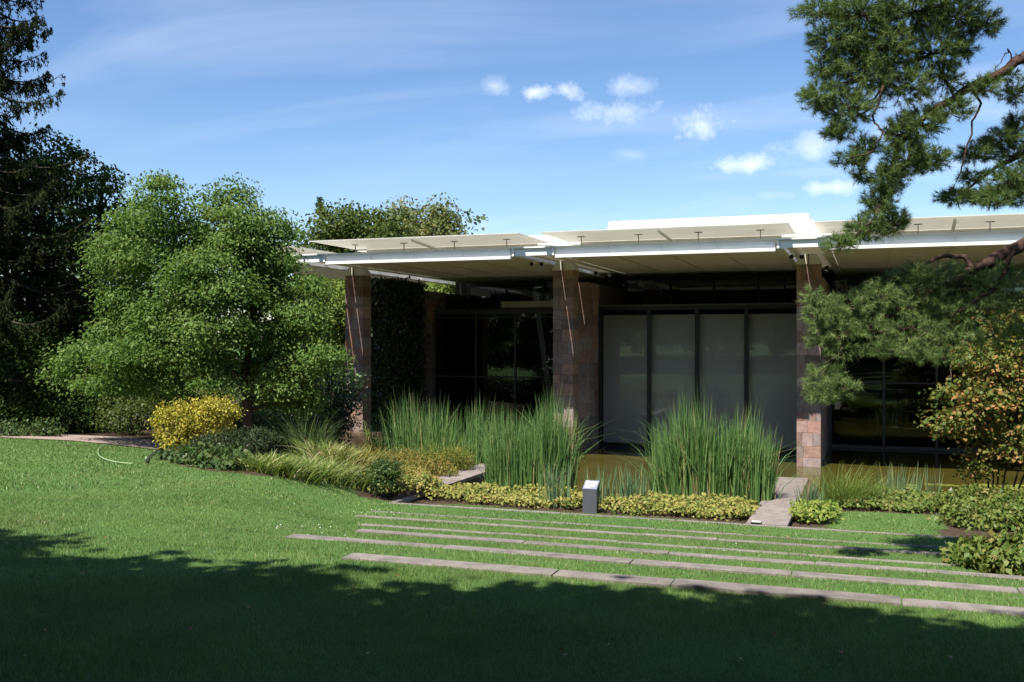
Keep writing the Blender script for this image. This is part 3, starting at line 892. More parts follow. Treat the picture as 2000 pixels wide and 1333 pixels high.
F_ROSE = foliage('small_green_leaves', [(0.035, 0.07, 0.02), (0.06, 0.11, 0.03), (0.13, 0.16, 0.05)], 0.3)
F_HYDR = foliage('hydrangea_leaves', [(0.05, 0.10, 0.02), (0.10, 0.155, 0.03), (0.165, 0.20, 0.045), (0.22, 0.17, 0.06)], 0.3)
F_MAPLE = foliage('maple_leaves', [(0.035, 0.07, 0.012), (0.06, 0.10, 0.018), (0.10, 0.14, 0.026), (0.17, 0.17, 0.035), (0.32, 0.17, 0.055), (0.38, 0.20, 0.09)], 0.3)
F_PINE = foliage('pine_needles', [(0.04, 0.08, 0.022), (0.10, 0.16, 0.045), (0.19, 0.26, 0.085), (0.33, 0.36, 0.15)], 0.22, 0.5, 0.2)
F_SPRUCE = foliage('spruce_needles', [(0.008, 0.016, 0.006), (0.013, 0.021, 0.007), (0.03, 0.034, 0.010)], 0.08, .7, .05)


def trunk_pts(base, top, n=7, amp=0.02):
    return wob_line(base, top, n, amp)


# the broad green tree left of the building
def green_tree():
    Z = 27.0
    b = ground_at(480, 862); b = P(480, 862, Z); b[2] = gz(b[0], b[1]) - .1
    b2 = P(420, 862, Z + .8); b2[2] = gz(b2[0], b2[1]) - .1
    plates = [(318, 400, 46, 38), (288, 440, 52, 34), (352, 452, 46, 30), (455, 405, 38, 38), (430, 445, 48, 34), (500, 432, 42, 38), (543, 462, 32, 44), (478, 478, 56, 28),
              (240, 500, 50, 28), (312, 508, 56, 28), (400, 500, 56, 28), (500, 520, 56, 30), (556, 524, 30, 28), (258, 572, 60, 28), (350, 566, 66, 30), (448, 566, 66, 30), (540, 575, 56, 30), (598, 566, 30, 24),
              (250, 626, 50, 22), (332, 630, 66, 28), (430, 634, 70, 30), (530, 645, 66, 32), (590, 625, 40, 28), (212, 664, 50, 16), (160, 692, 42, 16), (240, 690, 60, 22), (300, 690, 60, 24), (390, 694, 60, 26), (490, 694, 54, 28), (570, 700, 54, 30), (625, 694, 36, 22),
              (150, 738, 38, 14), (205, 740, 50, 16), (265, 742, 54, 20), (335, 748, 54, 22), (425, 748, 40, 18), (590, 756, 48, 20), (545, 744, 46, 24)]
    L = []
    for q, (x, y, rx, ry) in enumerate(plates):
        dz = (-1.3, .2, -.6, 1.0, -.2)[q % 5] * (1 if y > 480 else .5)
        c, rr = lobe(x + random.uniform(-12, 12), y + random.uniform(-14, 14), Z + dz, rx, ry * random.uniform(1.1, 1.6))
        L.append((c, (rr[0], min(rr[1] * 1.1, 1.2), rr[2])))
    tr = [([b, P(484, 800, Z), P(476, 740, Z), P(495, 640, Z), P(505, 520, Z + .3), P(500, 420, Z + .3)], .16, .03),
          ([b2, P(416, 790, Z + .5), P(405, 700, Z), P(380, 590, Z), P(340, 470, Z)], .11, .025),
          ([P(482, 790, Z), P(505, 730, Z), P(560, 650, Z), P(600, 600, Z)], .07, .02),
          ([P(404, 730, Z), P(340, 700, Z - .3), P(240, 700, Z - .6), P(170, 720, Z - .6)], .06, .015)]
    tree('broadleaf_tree', 'broad bright green tree with layered sprays standing left of the white roof', b, L, 900, 118, 0.105, 0.06, F_GREEN, tr, crad=0.60, flat=0.40, shell=0.3, nlimb=60)


green_tree()


def dark_trees():
    Z = 33.0
    for lab, lobes, trunkx, n in (
        ('dark tall broad tree at the left edge, below the spruce boughs', [(70, 305, 70, 62), (60, 345, 85, 75), (20, 420, 110, 120), (100, 470, 90, 110), (10, 590, 130, 130), (110, 620, 100, 110), (40, 740, 140, 80)], 30, 620),
        ('dark leafy tree with open top twigs behind the bright green tree', [(150, 325, 46, 46), (215, 372, 42, 50), (170, 430, 75, 80), (225, 470, 55, 70), (170, 560, 90, 100), (190, 680, 95, 90), (200, 770, 85, 50)], 185, 460)):
        b = P(trunkx, 850, Z); b[2] = gz(b[0], b[1]) - .1
        L = [lobe(x, y, Z + random.uniform(-.6, .8), rx, ry, min(2.2, rx * Z / FPX)) for x, y, rx, ry in lobes]
        tr = [([b, P(trunkx + 8, 720, Z), P(trunkx - 5, 560, Z), P(trunkx + 10, 420, Z), P(trunkx + 20, 330, Z)], .22, .03)]
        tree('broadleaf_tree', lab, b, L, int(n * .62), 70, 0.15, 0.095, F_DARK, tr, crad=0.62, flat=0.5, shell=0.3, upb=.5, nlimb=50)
        Z += 1.2
    # undergrowth below them
    spots = [(30, 780, 75, 60, 'dark shrub in deep shade at the far left behind the path'), (120, 800, 70, 45, 'dark shrub in deep shade left of the brownish hedge'), (20, 690, 95, 90, 'tall dark shrub under the left trees')]
    for px, py, rx, ry, lab in spots:
        Zs = 31.5
        b = P(px, 850, Zs); b[2] = gz(b[0], b[1])
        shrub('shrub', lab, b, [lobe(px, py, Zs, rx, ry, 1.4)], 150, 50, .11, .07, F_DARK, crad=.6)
    b = P(540, 850, 30.0); b[2] = gz(b[0], b[1])
    shrub('shrub', 'dim green undergrowth behind the trunks of the bright green tree', b, [lobe(540, 825, 30, 70, 30, .8), lobe(440, 815, 30.6, 70, 34, .8)], 150, 50, .09, .055, F_ROSE, crad=.45)
    Zs = 30.8
    b = P(255, 846, Zs); b[2] = gz(b[0], b[1])
    shrub('hedge', 'brownish green hedge in half shade beside the yellow bush', b, [lobe(250, 800, Zs, 62, 42, 1.0), lobe(330, 790, Zs, 50, 45, 1.0)], 120, 50, .09, .055, F_OLIVE, crad=.5, cat='hedge')
    Zs = 28.9
    for px, lab in ((22, 'low green plant on the path edge at the left border'), (82, 'low round green shrub on the far side of the path')):
        b = P(px, 854, Zs); b[2] = gz(b[0], b[1])
        shrub('low_shrub', lab, b, [(b + np.array([0, 0, .14]), (.52, .4, .26))], 26, 40, .10, .06, F_ROSE, crad=.3)


def shrub(name, label, base, lobes, ncl, per, ln, wd, mat, crad=0.3, flat=0.7, shell=0.3, upb=.7, cat='shrub', group=None, stems=7, part='leaves'):
    t = thing(name, base, label, cat, group)
    pts, idx, C, O = cloud_points(lobes, ncl, shell, flat, crad, per)
    ok = pts[:, 2] > terrain(pts[:, 0], pts[:, 1]) + .01
    pts, idx = pts[ok], idx[ok]
    V, F = leaves_for(pts, idx, C, O, ln, wd, upb)
    cl = rng.uniform(0, 1, len(C))
    a = np.clip(0.6 * rng.uniform(0, 1, len(pts)) + 0.4 * cl[idx], 0, 1)
    make(part, V, F, mat, t, attr=np.repeat(a, 4), kind='stuff')
    if stems:
        parts = []
        for i in rng.choice(len(C), min(stems, len(C)), replace=False):
            s = np.asarray(base) + np.array([rng.normal(0, .12), rng.normal(0, .1), -.03])
            parts.append(tube(wob_line(s, C[i], 5, .04), np.linspace(.018, .005, 5), 5))
        V, F = join(parts)
        make('stems', V, F, M_BARK, t, smooth=True, kind='stuff')
    return t


dark_trees()


def spruce():
    Z = 31.0
    c = P(-48, 860, Z); c[2] = gz(c[0], c[1]) - .1
    t = thing('spruce_tree', c, 'dark spruce with hanging boughs reaching in at the top left corner', 'tree')
    top = c + np.array([0, 0, 20.0])
    parts = [tube(wob_line(c, top, 9, .004), np.linspace(.32, .03, 9), 10)]
    P_, D_ = [], []
    z = 2.5
    while z < 19.6:
        f = 1 - z / 20.5
        Rm = 0.4 + 4.3 * f ** 0.85
        for k in range(6):
            a = rng.uniform(0, 2 * math.pi)
            L = Rm * rng.uniform(.72, 1.1)
            d = np.array([math.cos(a), math.sin(a), 0])
            n = 10
            tt = np.linspace(0, 1, n)
            pl = c + np.array([0, 0, z]) + d * (tt * L)[:, None] + np.array([0, 0, 1.0]) * (-.28 * L * np.sin(tt * 2.2) + .16 * L * tt ** 3)[:, None]
            parts.append(tube(pl, np.linspace(.045, .008, n), 4, cap=False))
            m = int(L * 13)
            for q in range(m):
                s = rng.uniform(.18, 1); i = min(int(s * (n - 1)), n - 2); b = pl[i] + (pl[i + 1] - pl[i]) * (s * (n - 1) - i)
                side = np.cross(d, [0, 0, 1]) * rng.choice([-1, 1]) * rng.uniform(0, .45) * (1.15 - s * .7)
                hang = rng.uniform(.15, .75) * (1.2 - .6 * s)
                kk = int(8 + hang * 22)
                u = rng.uniform(0, 1, kk)[:, None]
                pp = b + side * np.sqrt(u) + np.array([0, 0, -hang]) * u + rng.normal(0, .035, (kk, 3))
                P_.append(pp); D_.append(rng.normal(0, .5, (kk, 3)) + np.array([0, 0, -.8]) + d * .3)
        z += rng.uniform(.46, .66)
    V, F = join(parts)
    make('trunk', V, F, M_BARK, t, smooth=True)
    P_ = np.concatenate(P_); D_ = np.concatenate(D_)
    V, F = leaf_quads(P_, D_, rng.normal(0, 1, P_.shape), .16 * rng.uniform(.7, 1.3, len(P_)), .042)
    make('crown', V, F, F_SPRUCE, t, attr=np.repeat(rng.uniform(0, 1, len(P_)), 4), kind='stuff')


spruce()


def back_trees():
    Z = 58.0
    specs = [
        ('broadleaf_tree', 'rounded olive green tree behind the left roof end', [(655, 440, 58, 34), (715, 435, 60, 32), (640, 500, 80, 60), (740, 470, 60, 50), (690, 560, 110, 90)], F_OLIVE, 330, 690),
        ('birch_tree', 'yellowing open tree above the roof, second tree from the olive one', [(798, 425, 24, 28), (790, 470, 40, 40), (795, 540, 50, 60)], F_YEL, 120, 800),
        ('birch_tree', 'yellow tinged pale green tree furthest right above the roof edge', [(862, 430, 34, 38), (850, 470, 45, 40), (860, 540, 50, 60)], F_YEL, 160, 862)]
    for nm, lab, lobes, mat, n, tx in specs:
        b = P(tx, 760, Z); b[2] = gz(b[0], b[1])
        L = [lobe(x, y, Z + random.uniform(-1, 1), rx, ry, 2.0) for x, y, rx, ry in lobes]
        tree(nm, lab, b, L, n, 55, .24, .15, mat, [([b, P(tx, 620, Z), P(tx + 4, 520, Z), P(tx, 430, Z)], .22, .03)], crad=1.0, flat=.75, shell=.3, upb=.5, nlimb=20)
        Z += 3
    # wooded background past the left trees
    L = []
    for x in range(-62, -17, 4):
        L.append((np.array([x + random.uniform(-1, 1), 62 + random.uniform(-3, 3), 5.2]), (3.6, 2.5, random.uniform(5.8, 7.5) if x < -24 else 5.0)))
    pts, idx, CC, OO = cloud_points(L, 700, .3, .8, 1.3, 26)
    V, F = leaves_for(pts, idx, CC, OO, .42, .3)
    make('woods', V, F, F_OLIVE, attr=np.repeat(rng.uniform(0, 1, len(pts)), 4), kind='stuff')
    # young conifer tip
    Z = 62
    b = P(627, 760, Z); b[2] = gz(b[0], b[1])
    t = thing('conifer_tree', b, 'thin pointed conifer tip rising left of the olive tree', 'tree')
    top = P(627, 382, Z)
    v, f = tube(wob_line(b, top, 8, .003), np.linspace(.16, .015, 8), 6)
    make('trunk', v, f, M_BARK, t)
    P_ = []
    for q in range(80):
        s = rng.uniform(.5, 1); c = b + (top - b) * s; L = (1.04 - s) * 3.6 * rng.uniform(.6, 1); a = rng.uniform(0, 6.28)
        k = 26; u = rng.uniform(0, 1, k)[:, None]
        P_.append(c + np.array([math.cos(a), math.sin(a), .25]) * u * L + rng.normal(0, .06, (k, 3)))
    P_ = np.concatenate(P_)
    V, F = leaf_quads(P_, rng.normal(0, 1, P_.shape), rng.normal(0, 1, P_.shape), .22, .07)
    make('crown', V, F, F_DARK, t, attr=np.repeat(rng.uniform(0, 1, len(P_)), 4), kind='stuff')
    # sunlit greenery seen past the left pillar
    Z = 42
    for px, py, rx, ry, lab, mat in ((640, 600, 60, 75, 'sunlit yellow green tree seen left of the first pillar', F_LIME), (730, 640, 40, 90, 'bright green bush between the first pillar and the ivy wall', F_OLIVE), (560, 740, 80, 60, 'low olive bush behind the green tree trunks', F_OLIVE), (880, 570, 30, 40, 'green tree glimpsed through the gap under the roof', F_LIME),
                                     (250, 560, 90, 140, 'green tree standing behind the two left trees', F_OLIVE)):
        b = P(px, 740, Z); b[2] = gz(b[0], b[1])
        L = [lobe(px, py, Z, rx, ry, 1.6), lobe(px - rx * .3, py + ry * .8, Z, rx * .9, ry * .7, 1.6)]
        tree('broadleaf_tree', lab, b, L, 170, 55, .17, .11, mat, [([b, P(px, py + 40, Z), P(px + 3, py, Z)], .12, .03)], crad=.8, flat=.6, shell=.2, nlimb=12)
        Z += 1.5


back_trees()


# trees behind the photographer that shade the near lawn
def shade_trees():
    sets = [(-15.5, -.5, 9.6, 3.4), (-10.6, -.05, 9.0, 3.2), (-6.3, -.35, 9.2, 2.9), (-2.6, -.05, 8.8, 3.0), (.3, .25, 8.9, 2.7), (3.4, .6, 9.1, 3.0), (7.0, .5, 9.0, 3.3), (12.5, -1.0, 9.2, 3.4)]
    for i, (x, y, z, r) in enumerate(sets):
        gy = y - 3.6
        b = np.array([x, gy, gz(x, gy)])
        L = [(np.array([x, y, z]), (r, r * .92, r * .85)), (np.array([x + 1.1, y - 2.6, z + 1.0]), (r, r, r * 1.1)), (np.array([x + .6, y - 1.0, z - 1.6]), (r * .95, r * .8, r * .55)), (np.array([x - 1.2, y - 5.2, z - .4]), (r * 1.05, r, r * 1.3)), (np.array([x - .4, y - 8.5, z - 2.2]), (r * 1.1, r, r * 1.5))]
        L = [L[0]] * 3 + [L[1]] + [L[2]] * 2 + L[3:]
        tree('shade_tree', 'tall broad tree behind the viewer that shades the near lawn', b, L, 1080, 34, .35, .27, F_DARK, [([b, (x, gy, 4.5), (x + .3, y - 2, 7.5), (x, y - 1, 10)], .28, .05)], crad=.8, flat=.8, shell=.05, group='shade trees behind the viewer', nlimb=14)
    # a dark wood far behind, seen only as a reflection in the glass
    C = []
    x = -70
    while x < 60:
        C.append((x, -34 + random.uniform(-3, 3), random.uniform(3, 6), random.uniform(3.5, 5.5))); x += 3.4
    L = [(np.array([a, b, c]), (r_, r_, c + 2.5)) for a, b, c, r_ in C]
    pts, idx, CC, OO = cloud_points(L, 900, .4, .9, 1.6, 22)
    V, F = leaves_for(pts, idx, CC, OO, .9, .7)
    make('woods', V, F, F_DARK, attr=np.repeat(rng.uniform(0, 1, len(pts)), 4), kind='stuff')
    # one tree off to the left that keeps the left background in shade
    for x, y in ((-32.5, 12.5),):
        b = np.array([x, y, gz(x, y)])
        L = [(np.array([x, y, 10.5]), (4.2, 3.6, 4.0)), (np.array([x + .6, y + .4, 6.5]), (3.4, 3.2, 3.0)), (np.array([x, y, 14.5]), (3.0, 3.0, 3.2))]
        tree('shade_tree', 'large tree beyond the left border that shades the far end of the path', b, L, 330, 34, .3, .2, F_DARK, [([b, (x, y, 6), (x + .2, y, 12)], .3, .06)], crad=1.1, flat=.8, shell=.2, group='shade trees left of the view', nlimb=14)


shade_trees()


# ivy on the end of the wall behind the first pillar
def ivy():
    X = PX[0]
    n = 15000
    pts, nr = [], []
    a = rng.uniform(0, 1, n)
    zf = rng.uniform(0, 6.05, n)
    yy = 33.05 + rng.beta(1.0, 1.5, n) * 3.3
    side = a < .62
    bul = np.abs(rng.normal(0, .13, n)) + .02
    ps = np.stack([X + .36 + bul, yy, zf], 1)
    pf = np.stack([X + rng.uniform(-.5, .5, n), 33.12 - bul, zf], 1)
    p = np.where(side[:, None], ps, pf)
    k = rng.uniform(0, 1, n) < .10
    p[k, 2] = 5.82 + np.abs(rng.normal(0, .13, k.sum())); p[k, 0] = X + rng.uniform(-.45, .45, k.sum()); p[k, 1] = 33.1 + rng.uniform(0, 1, k.sum()) * 3.2
    nn = np.where(side[:, None], [1.0, -.2, .35], [0, -1.0, .35]) + rng.normal(0, .4, (n, 3))
    D = rng.normal(0, .5, (n, 3)) + np.array([0, 0, -1.0])
    V, F = leaf_quads(p, D, unit(nn), .12 * rng.uniform(.7, 1.3, n), .10)
    t = thing('ivy', (X, 33.1, 0), 'dense dark ivy covering the wall end behind the left pillar', 'ivy')
    make('leaves', V, F, F_IVY, t, attr=np.repeat(rng.uniform(0, 1, n), 4), kind='stuff')
    parts = []
    for q in range(9):
        x = X + rng.uniform(-.3, .36)
        parts.append(tube(wob_line((x, 33.15, 0.1), (x + rng.normal(0, .2), 33.17, rng.uniform(3, 5.6)), 7, .015), np.linspace(.03, .008, 7), 5))
    v, f = join(parts); make('stems', v, f, M_BARK, t, kind='stuff')


ivy()

# beds on the left
def left_beds():
    Z = 23.3
    b = ground_at(385, 884)
    shrub('golden_bush', 'bright yellow variegated bush at the lawn edge under the green tree', b, [lobe(350, 825, Z, 42, 48, .55), lobe(400, 820, Z + .2, 58, 46, .6), lobe(435, 805, Z + .3, 30, 28, .4), lobe(345, 866, Z - .2, 34, 24, .4)], 250, 34, .07, .042, F_GOLD, crad=.2, flat=.9, shell=.55)
    Z = 22.2
    b = ground_at(460, 900)
    shrub('juniper_bush', 'low spreading dark green juniper beside the yellow bush', b, [lobe(430, 866, Z, 52, 26, .7), lobe(500, 862, Z + .2, 42, 26, .6), lobe(395, 876, Z - .2, 28, 18, .4)], 220, 44, .085, .018, F_JUNI, crad=.24, flat=.6, shell=.45)
    # broad-leaved low plants
    b = ground_at(400, 916)
    L = [(ground_at(x, y) + np.array([0, 0, .12]), (.42, .35, .2)) for x, y in ((335, 898), (370, 906), (415, 913), (460, 918), (395, 896), (440, 902))]
    shrub('hosta_bed', 'dark glossy low leaves edging the lawn below the juniper', b, L, 120, 20, .13, .085, F_ROSE, crad=.22, cat='plant', stems=0)
    # dark shrub left of the first pillar
    Z = 30.5
    b = P(655, 860, Z); b[2] = gz(b[0], b[1])
    shrub('shrub', 'tall dark evergreen shrub just left of the first stone pillar', b, [lobe(665, 770, Z, 40, 75, .8), lobe(640, 820, Z, 52, 48, .8), lobe(590, 835, Z, 45, 36, .8)], 230, 44, .085, .055, F_IVY, crad=.38)


left_beds()


def strap_clump(name, label, base, rad, n, h, w, mat, lean=(.05, .35), curve=(.0, .3), cat='plant', group=None, segs=4, even=False, part='leaves', dry=0.06):
    """a clump of strap leaves growing from the ground round base"""
    t = thing(name, base, label, cat, group)
    q = rng.normal(0, .5, (n, 2)); q = (unit(q) * np.sqrt(rng.uniform(0, 1, (n, 1))) if even else np.clip(q, -1.1, 1.1)) * np.asarray(rad)[None, :]
    B = np.zeros((n, 3)); B[:, 0] = base[0] + q[:, 0]; B[:, 1] = base[1] + q[:, 1]
    B[:, 2] = np.maximum(terrain(B[:, 0], B[:, 1]), -0.05) - .02
    H = rng.uniform(h[0], h[1], n)
    if even: H *= 1 + .16 * np.sin(B[:, 0] * 4.3 + B[:, 1] * 2.0) * np.sin(B[:, 0] * 1.7 + 1.0) - .10 * (q[:, 0] / rad[0]) ** 2 * rng.uniform(0, 1, n)
    dead = rng.uniform(0, 1, n) < .09
    if even: H = np.where(dead, H * rng.uniform(.15, .5, n), H)
    W = rng.uniform(w[0], w[1], n)
    A = np.where(rng.uniform(0, 1, n) < .6, np.arctan2(q[:, 1], q[:, 0]) + rng.normal(0, .7, n), rng.uniform(0, 6.28, n))
    V, F, k = ribbons(B, H, W, A, rng.uniform(*lean, n), rng.uniform(*curve, n) * rng.uniform(.2, 1, n) * (np.where(rng.uniform(0, 1, n) < .80, .18, 1.0) if even else 1.0), segs)
    a = np.where(rng.uniform(0, 1, n) < dry, 1.0, rng.uniform(0, .78, n))
    if even: a = np.where(dead, 1.0, a)
    make(part, V, F, mat, t, attr=np.repeat(a, k), kind='stuff')
    return t


def flat_base(px, py, Z):
    b = P(px, py, Z); b[2] = max(gz(b[0], b[1]), 0.0)
    return b


# reeds and irises in the pond
strap_clump('reed_clump', 'large dense clump of tall green reeds in front of the grey blinds', np.array([-3.15, 21.35, 0.1]), (1.28, .6), 2700, (1.45, 2.4), (.016, .030), F_REED, lean=(-.04, .09), curve=(0, .9), dry=.04, even=True, cat='reeds', group='reeds in the pond', part='blades')
strap_clump('reed_clump', 'tall reed clump in front of the middle pillar, left of the sign post', np.array([-7.3, 21.6, 0.1]), (1.05, .6), 2300, (1.4, 2.55), (.016, .030), F_REED, lean=(-.04, .09), curve=(0, .9), dry=.04, even=True, cat='reeds', group='reeds in the pond', part='blades')
strap_clump('reed_clump', 'looser dark reed clump in front of the ivy wall and left dark window', np.array([-11.5, 25.6, 0.1]), (1.9, .7), 1200, (1.3, 2.4), (.018, .034), F_REED, lean=(-.05, .13), curve=(0, .9), dry=.03, even=True, cat='reeds', group='reeds in the pond', part='blades')
for px, py, Z, r, n, h, lab in ((1085, 958, 20.6, .3, 90, (.5, 1.05), 'blue green iris leaves at the foot of the tall reeds, left of the sign'), (1170, 960, 20.8, .28, 80, (.5, .95), 'iris clump right behind the dark sign post'),
                                (1235, 972, 20.6, .34, 90, (.5, 1.0), 'iris clump with dry tips between the sign and the big reeds'), (1583, 985, 20.0, .2, 90, (.4, .72), 'compact dark iris clump right of the stone pond wall'),
                                (1750, 962, 24.2, .55, 90, (.45, .95), 'pale upright iris leaves in the right pond'), (1818, 955, 24.4, .2, 26, (.4, .9), 'sparse iris leaves beside the white water lilies')):
    strap_clump('iris_clump', lab, flat_base(px, py, Z), (r, r * .7), n, h, (.018, .034), F_IRIS, lean=(0, .22), curve=(0, .12), group='irises at the pond edge')
strap_clump('sedge_clump', 'arching light green sedge right of the dark iris clump', flat_base(1640, 985, 20.6), (.4, .26), 420, (.6, 1.05), (.007, .014), F_LIME, lean=(.1, .6), curve=(.2, .9))
strap_clump('sedge_clump', 'low light green sedge in front of the right pond, beside the pale iris', flat_base(1690, 985, 20.9), (.4, .22), 300, (.4, .7), (.007, .014), F_LIME, lean=(.1, .6), curve=(.2, .9))
strap_clump('ornamental_grass', 'dark tall grass clump between the juniper and the left pillar', flat_base(600, 885, 25.2), (.35, .3), 420, (.7, 1.5), (.012, .022), F_ROSE, lean=(.05, .5), curve=(.1, .8))
for px, py, n, mat_h, lab in ((520, 922, 420, (.32, .48), 'fresh green day lily clump right of the hosta leaves'), (570, 928, 420, (.32, .5), 'green day lily clump below the dark ornamental grass'), (625, 934, 460, (.36, .55), 'yellowing day lily clump with bleached leaves'),
                              (672, 938, 420, (.34, .52), 'bleached day lily clump next to the round rose bush'), (640, 905, 380, (.45, .65), 'taller day lily clump behind the bleached ones'), (740, 905, 320, (.45, .7), 'rusty tipped day lilies behind the rose bush')):
    b = ground_at(px, py)
    strap_clump('day_lily', lab, b, (.46, .36), n, mat_h, (.016, .032), F_DAYLILY, lean=(.15, .75), curve=(.5, 1.5), group='day lilies along the left bed', dry=.22 if px > 600 else .08)


for px, py, Z, n, lab in ((702, 895, 24.5, 300, 'rusty yellow low plant at the foot of the left pillar'), (775, 885, 25.5, 300, 'olive low plant in front of the left reeds'), (690, 915, 21.5, 300, 'pale arching low plant directly behind the rose bush'), (820, 880, 26.5, 260, 'yellowish low plant at the base of the left reeds')):
    strap_clump('low_plant', lab, flat_base(px, py, Z), (.55, .45), n, (.35, .7), (.02, .04), F_SPIREA, lean=(.1, .7), curve=(.3, 1.2))


def right_beds():
    b = ground_at(728, 968)
    shrub('rose_bush', 'small round green bush at the lawn corner left of the yellow ground cover', b, [(b + np.array([0, .2, .32]), (.36, .3, .36)), (b + np.array([.15, .35, .5]), (.28, .28, .25))], 130, 30, .05, .034, F_ROSE, crad=.16, shell=.4)
    b = ground_at(850, 962) + np.array([-.2, .8, 0])
    L = []
    for px, py, Z, rx, ry in ((800, 932, 23.2, 48, 26), (845, 918, 24.5, 46, 30), (885, 903, 25.7, 40, 28), (790, 905, 24.5, 40, 28), (760, 925, 22.0, 40, 26)):
        L.append(lobe(px, py, Z, rx, ry, .5))
    shrub('spirea_bush', 'low yellow orange spirea mounds above the half hidden stone wall', b, L, 330, 34, .055, .03, F_SPIREA, crad=.19, shell=.4, upb=.4)
    strap_clump('sedge_clump', 'arching yellow green sedge crowning the spirea mounds', flat_base(868, 925, 25.6), (.5, .36), 420, (.7, 1.1), (.008, .016), F_LIME, lean=(.1, .55), curve=(.2, .9))
    # yellow ground cover along the terrace
    def cover(label, px0, px1, front, depth, hh, n, mat=F_COVER, ln=.085, name='ground_cover'):
        pts = []
        for q in range(n):
            px = random.uniform(px0, px1)
            fy = np.interp(px, [p[0] for p in front], [p[1] for p in front])
            g = ground_at(px, fy)
            s = random.random() ** .8 * depth
            x, y = g[0] + random.gauss(0, .05), g[1] - .02 + s
            if abs(x - PX[2]) < .42 and not (x < PX[2] + .1 and abs(x - PX[2] - .35) < .55 and 18.6 < y < 19.2) or abs(x - PX[1]) < .42 and y > 20.6: continue
            on_wall = .14 if abs(x - PX[1]) < .42 else 0
            pts.append((x, y, gz(x, y) + on_wall + hh * random.uniform(.35, 1.0) * (0.75 + .35 * math.sin(x * 2.6) * math.sin(y * 3.1 + x))))
        C = np.array(pts); n = len(C)
        k = 9
        c = np.repeat(C, k, 0) + rng.normal(0, 1, (n * k, 3)) * np.array([.09, .09, .035])
        D = rng.normal(0, .6, c.shape) + np.array([0, -.5, -.25])
        V, F = leaf_quads(c, D, unit(rng.normal(0, .35, c.shape) + np.array([0, -.25, 1.0])), ln * rng.uniform(.6, 1.2, len(c)), ln * .72)
        a = np.clip(.5 * rng.uniform(0, 1, len(c)) + .5 * np.repeat(rng.uniform(0, 1, n), k), 0, 1)
        o = make(name, V, F, mat, attr=np.repeat(a, 4), kind='stuff')
        tag(o, label)
    f1 = [(740, 975), (900, 983), (1000, 992), (1140, 1000), (1300, 1010), (1400, 1016), (1490, 1022)]
    cover('yellow ground cover left of the sign post', 735, 1130, f1, 1.45, .26, 800)
    cover('rusty and green low plants between the rose bush and the stone wall', 712, 880, [(712, 962), (880, 978)], 3.2, .34, 520, F_SPIREA, .07)
    cover('yellow ground cover between the sign post and the stone pond wall', 1172, 1492, f1, 1.4, .26, 720)
    cover('yellow green ground cover right of the stone pond wall', 1520, 1618, [(1520, 1024), (1618, 1026)], 1.5, .30, 330, F_COVER2)
    cover('green ground cover in front of the right pond', 1625, 1850, [(1625, 999), (1700, 999), (1850, 1006)], 1.7, .26, 560, F_HYDR, .085)
    # hydrangea-like mounds at the right
    b = ground_at(1935, 1042)
    shrub('hydrangea_bush', 'broad leafy shrub half in shade under the red tinged maple', b + np.array([.2, .6, 0]), [(b + np.array([-.1, .75, .16]), (.72, .6, .24)), (b + np.array([.95, .9, .2]), (.9, .7, .28)), (b + np.array([.3, 1.9, .28]), (1.1, .7, .28))], 380, 30, .09, .062, F_HYDR, crad=.22, flat=.6, shell=.6)
    b = ground_at(1950, 1122)
    shrub('hydrangea_bush', 'large sunlit leafy shrub in the lower right corner of the lawn', b + np.array([.3, .5, 0]), [(b + np.array([.05, .45, .12]), (.5, .5, .2)), (b + np.array([.6, .35, .16]), (.6, .6, .26)), (b + np.array([1.4, .3, .18]), (.8, .7, .3))], 300, 28, .085, .06, F_HYDR, crad=.18, flat=.6, shell=.65)


right_beds()


def maple():
    Z = 20.6
    b = P(1938, 962, Z); b[2] = gz(b[0], b[1])
    L = [lobe(1960, 690, Z, 70, 45, 1.1), lobe(2050, 640, Z, 110, 70, 1.4), lobe(1935, 750, Z - .2, 85, 38, 1.1), lobe(2040, 740, Z, 110, 70, 1.4), lobe(1890, 812, Z - .4, 62, 24, .8), lobe(1970, 810, Z - .4, 90, 46, 1.2), lobe(1965, 870, Z - .2, 75, 32, 1.0), lobe(2070, 860, Z, 100, 60, 1.2), lobe(1920, 905, Z, 40, 20, .6), lobe(1990, 620, Z + .3, 60, 36, 1.0), lobe(1925, 650, Z, 60, 34, .9), lobe(1890, 690, Z - .2, 44, 24, .8), lobe(1870, 760, Z - .3, 46, 22, .7), lobe(1920, 700, Z - .3, 50, 26, .8), lobe(1850, 835, Z - .4, 34, 12, .5)]
    tr = []
    for px in (1905, 1930, 1940, 1950, 1962, 1985, 2000):
        s = b + np.array([(px - 1940) * .003, rng.normal(0, .08), -.03])
        tr.append(([s, P(1940 + (px - 1940) * 1.2, 900, Z), P(1940 + (px - 1940) * 2.2, 800, Z), P(1940 + (px - 1940) * 3 + 20, 700, Z)], .022, .008))
    tree('japanese_maple', 'many stemmed small maple with orange tinged leaves at the right edge', b, L, 360, 46, .085, .075, F_MAPLE, tr, crad=.42, flat=.38, shell=.5, upb=1.0, nlimb=40)


maple()


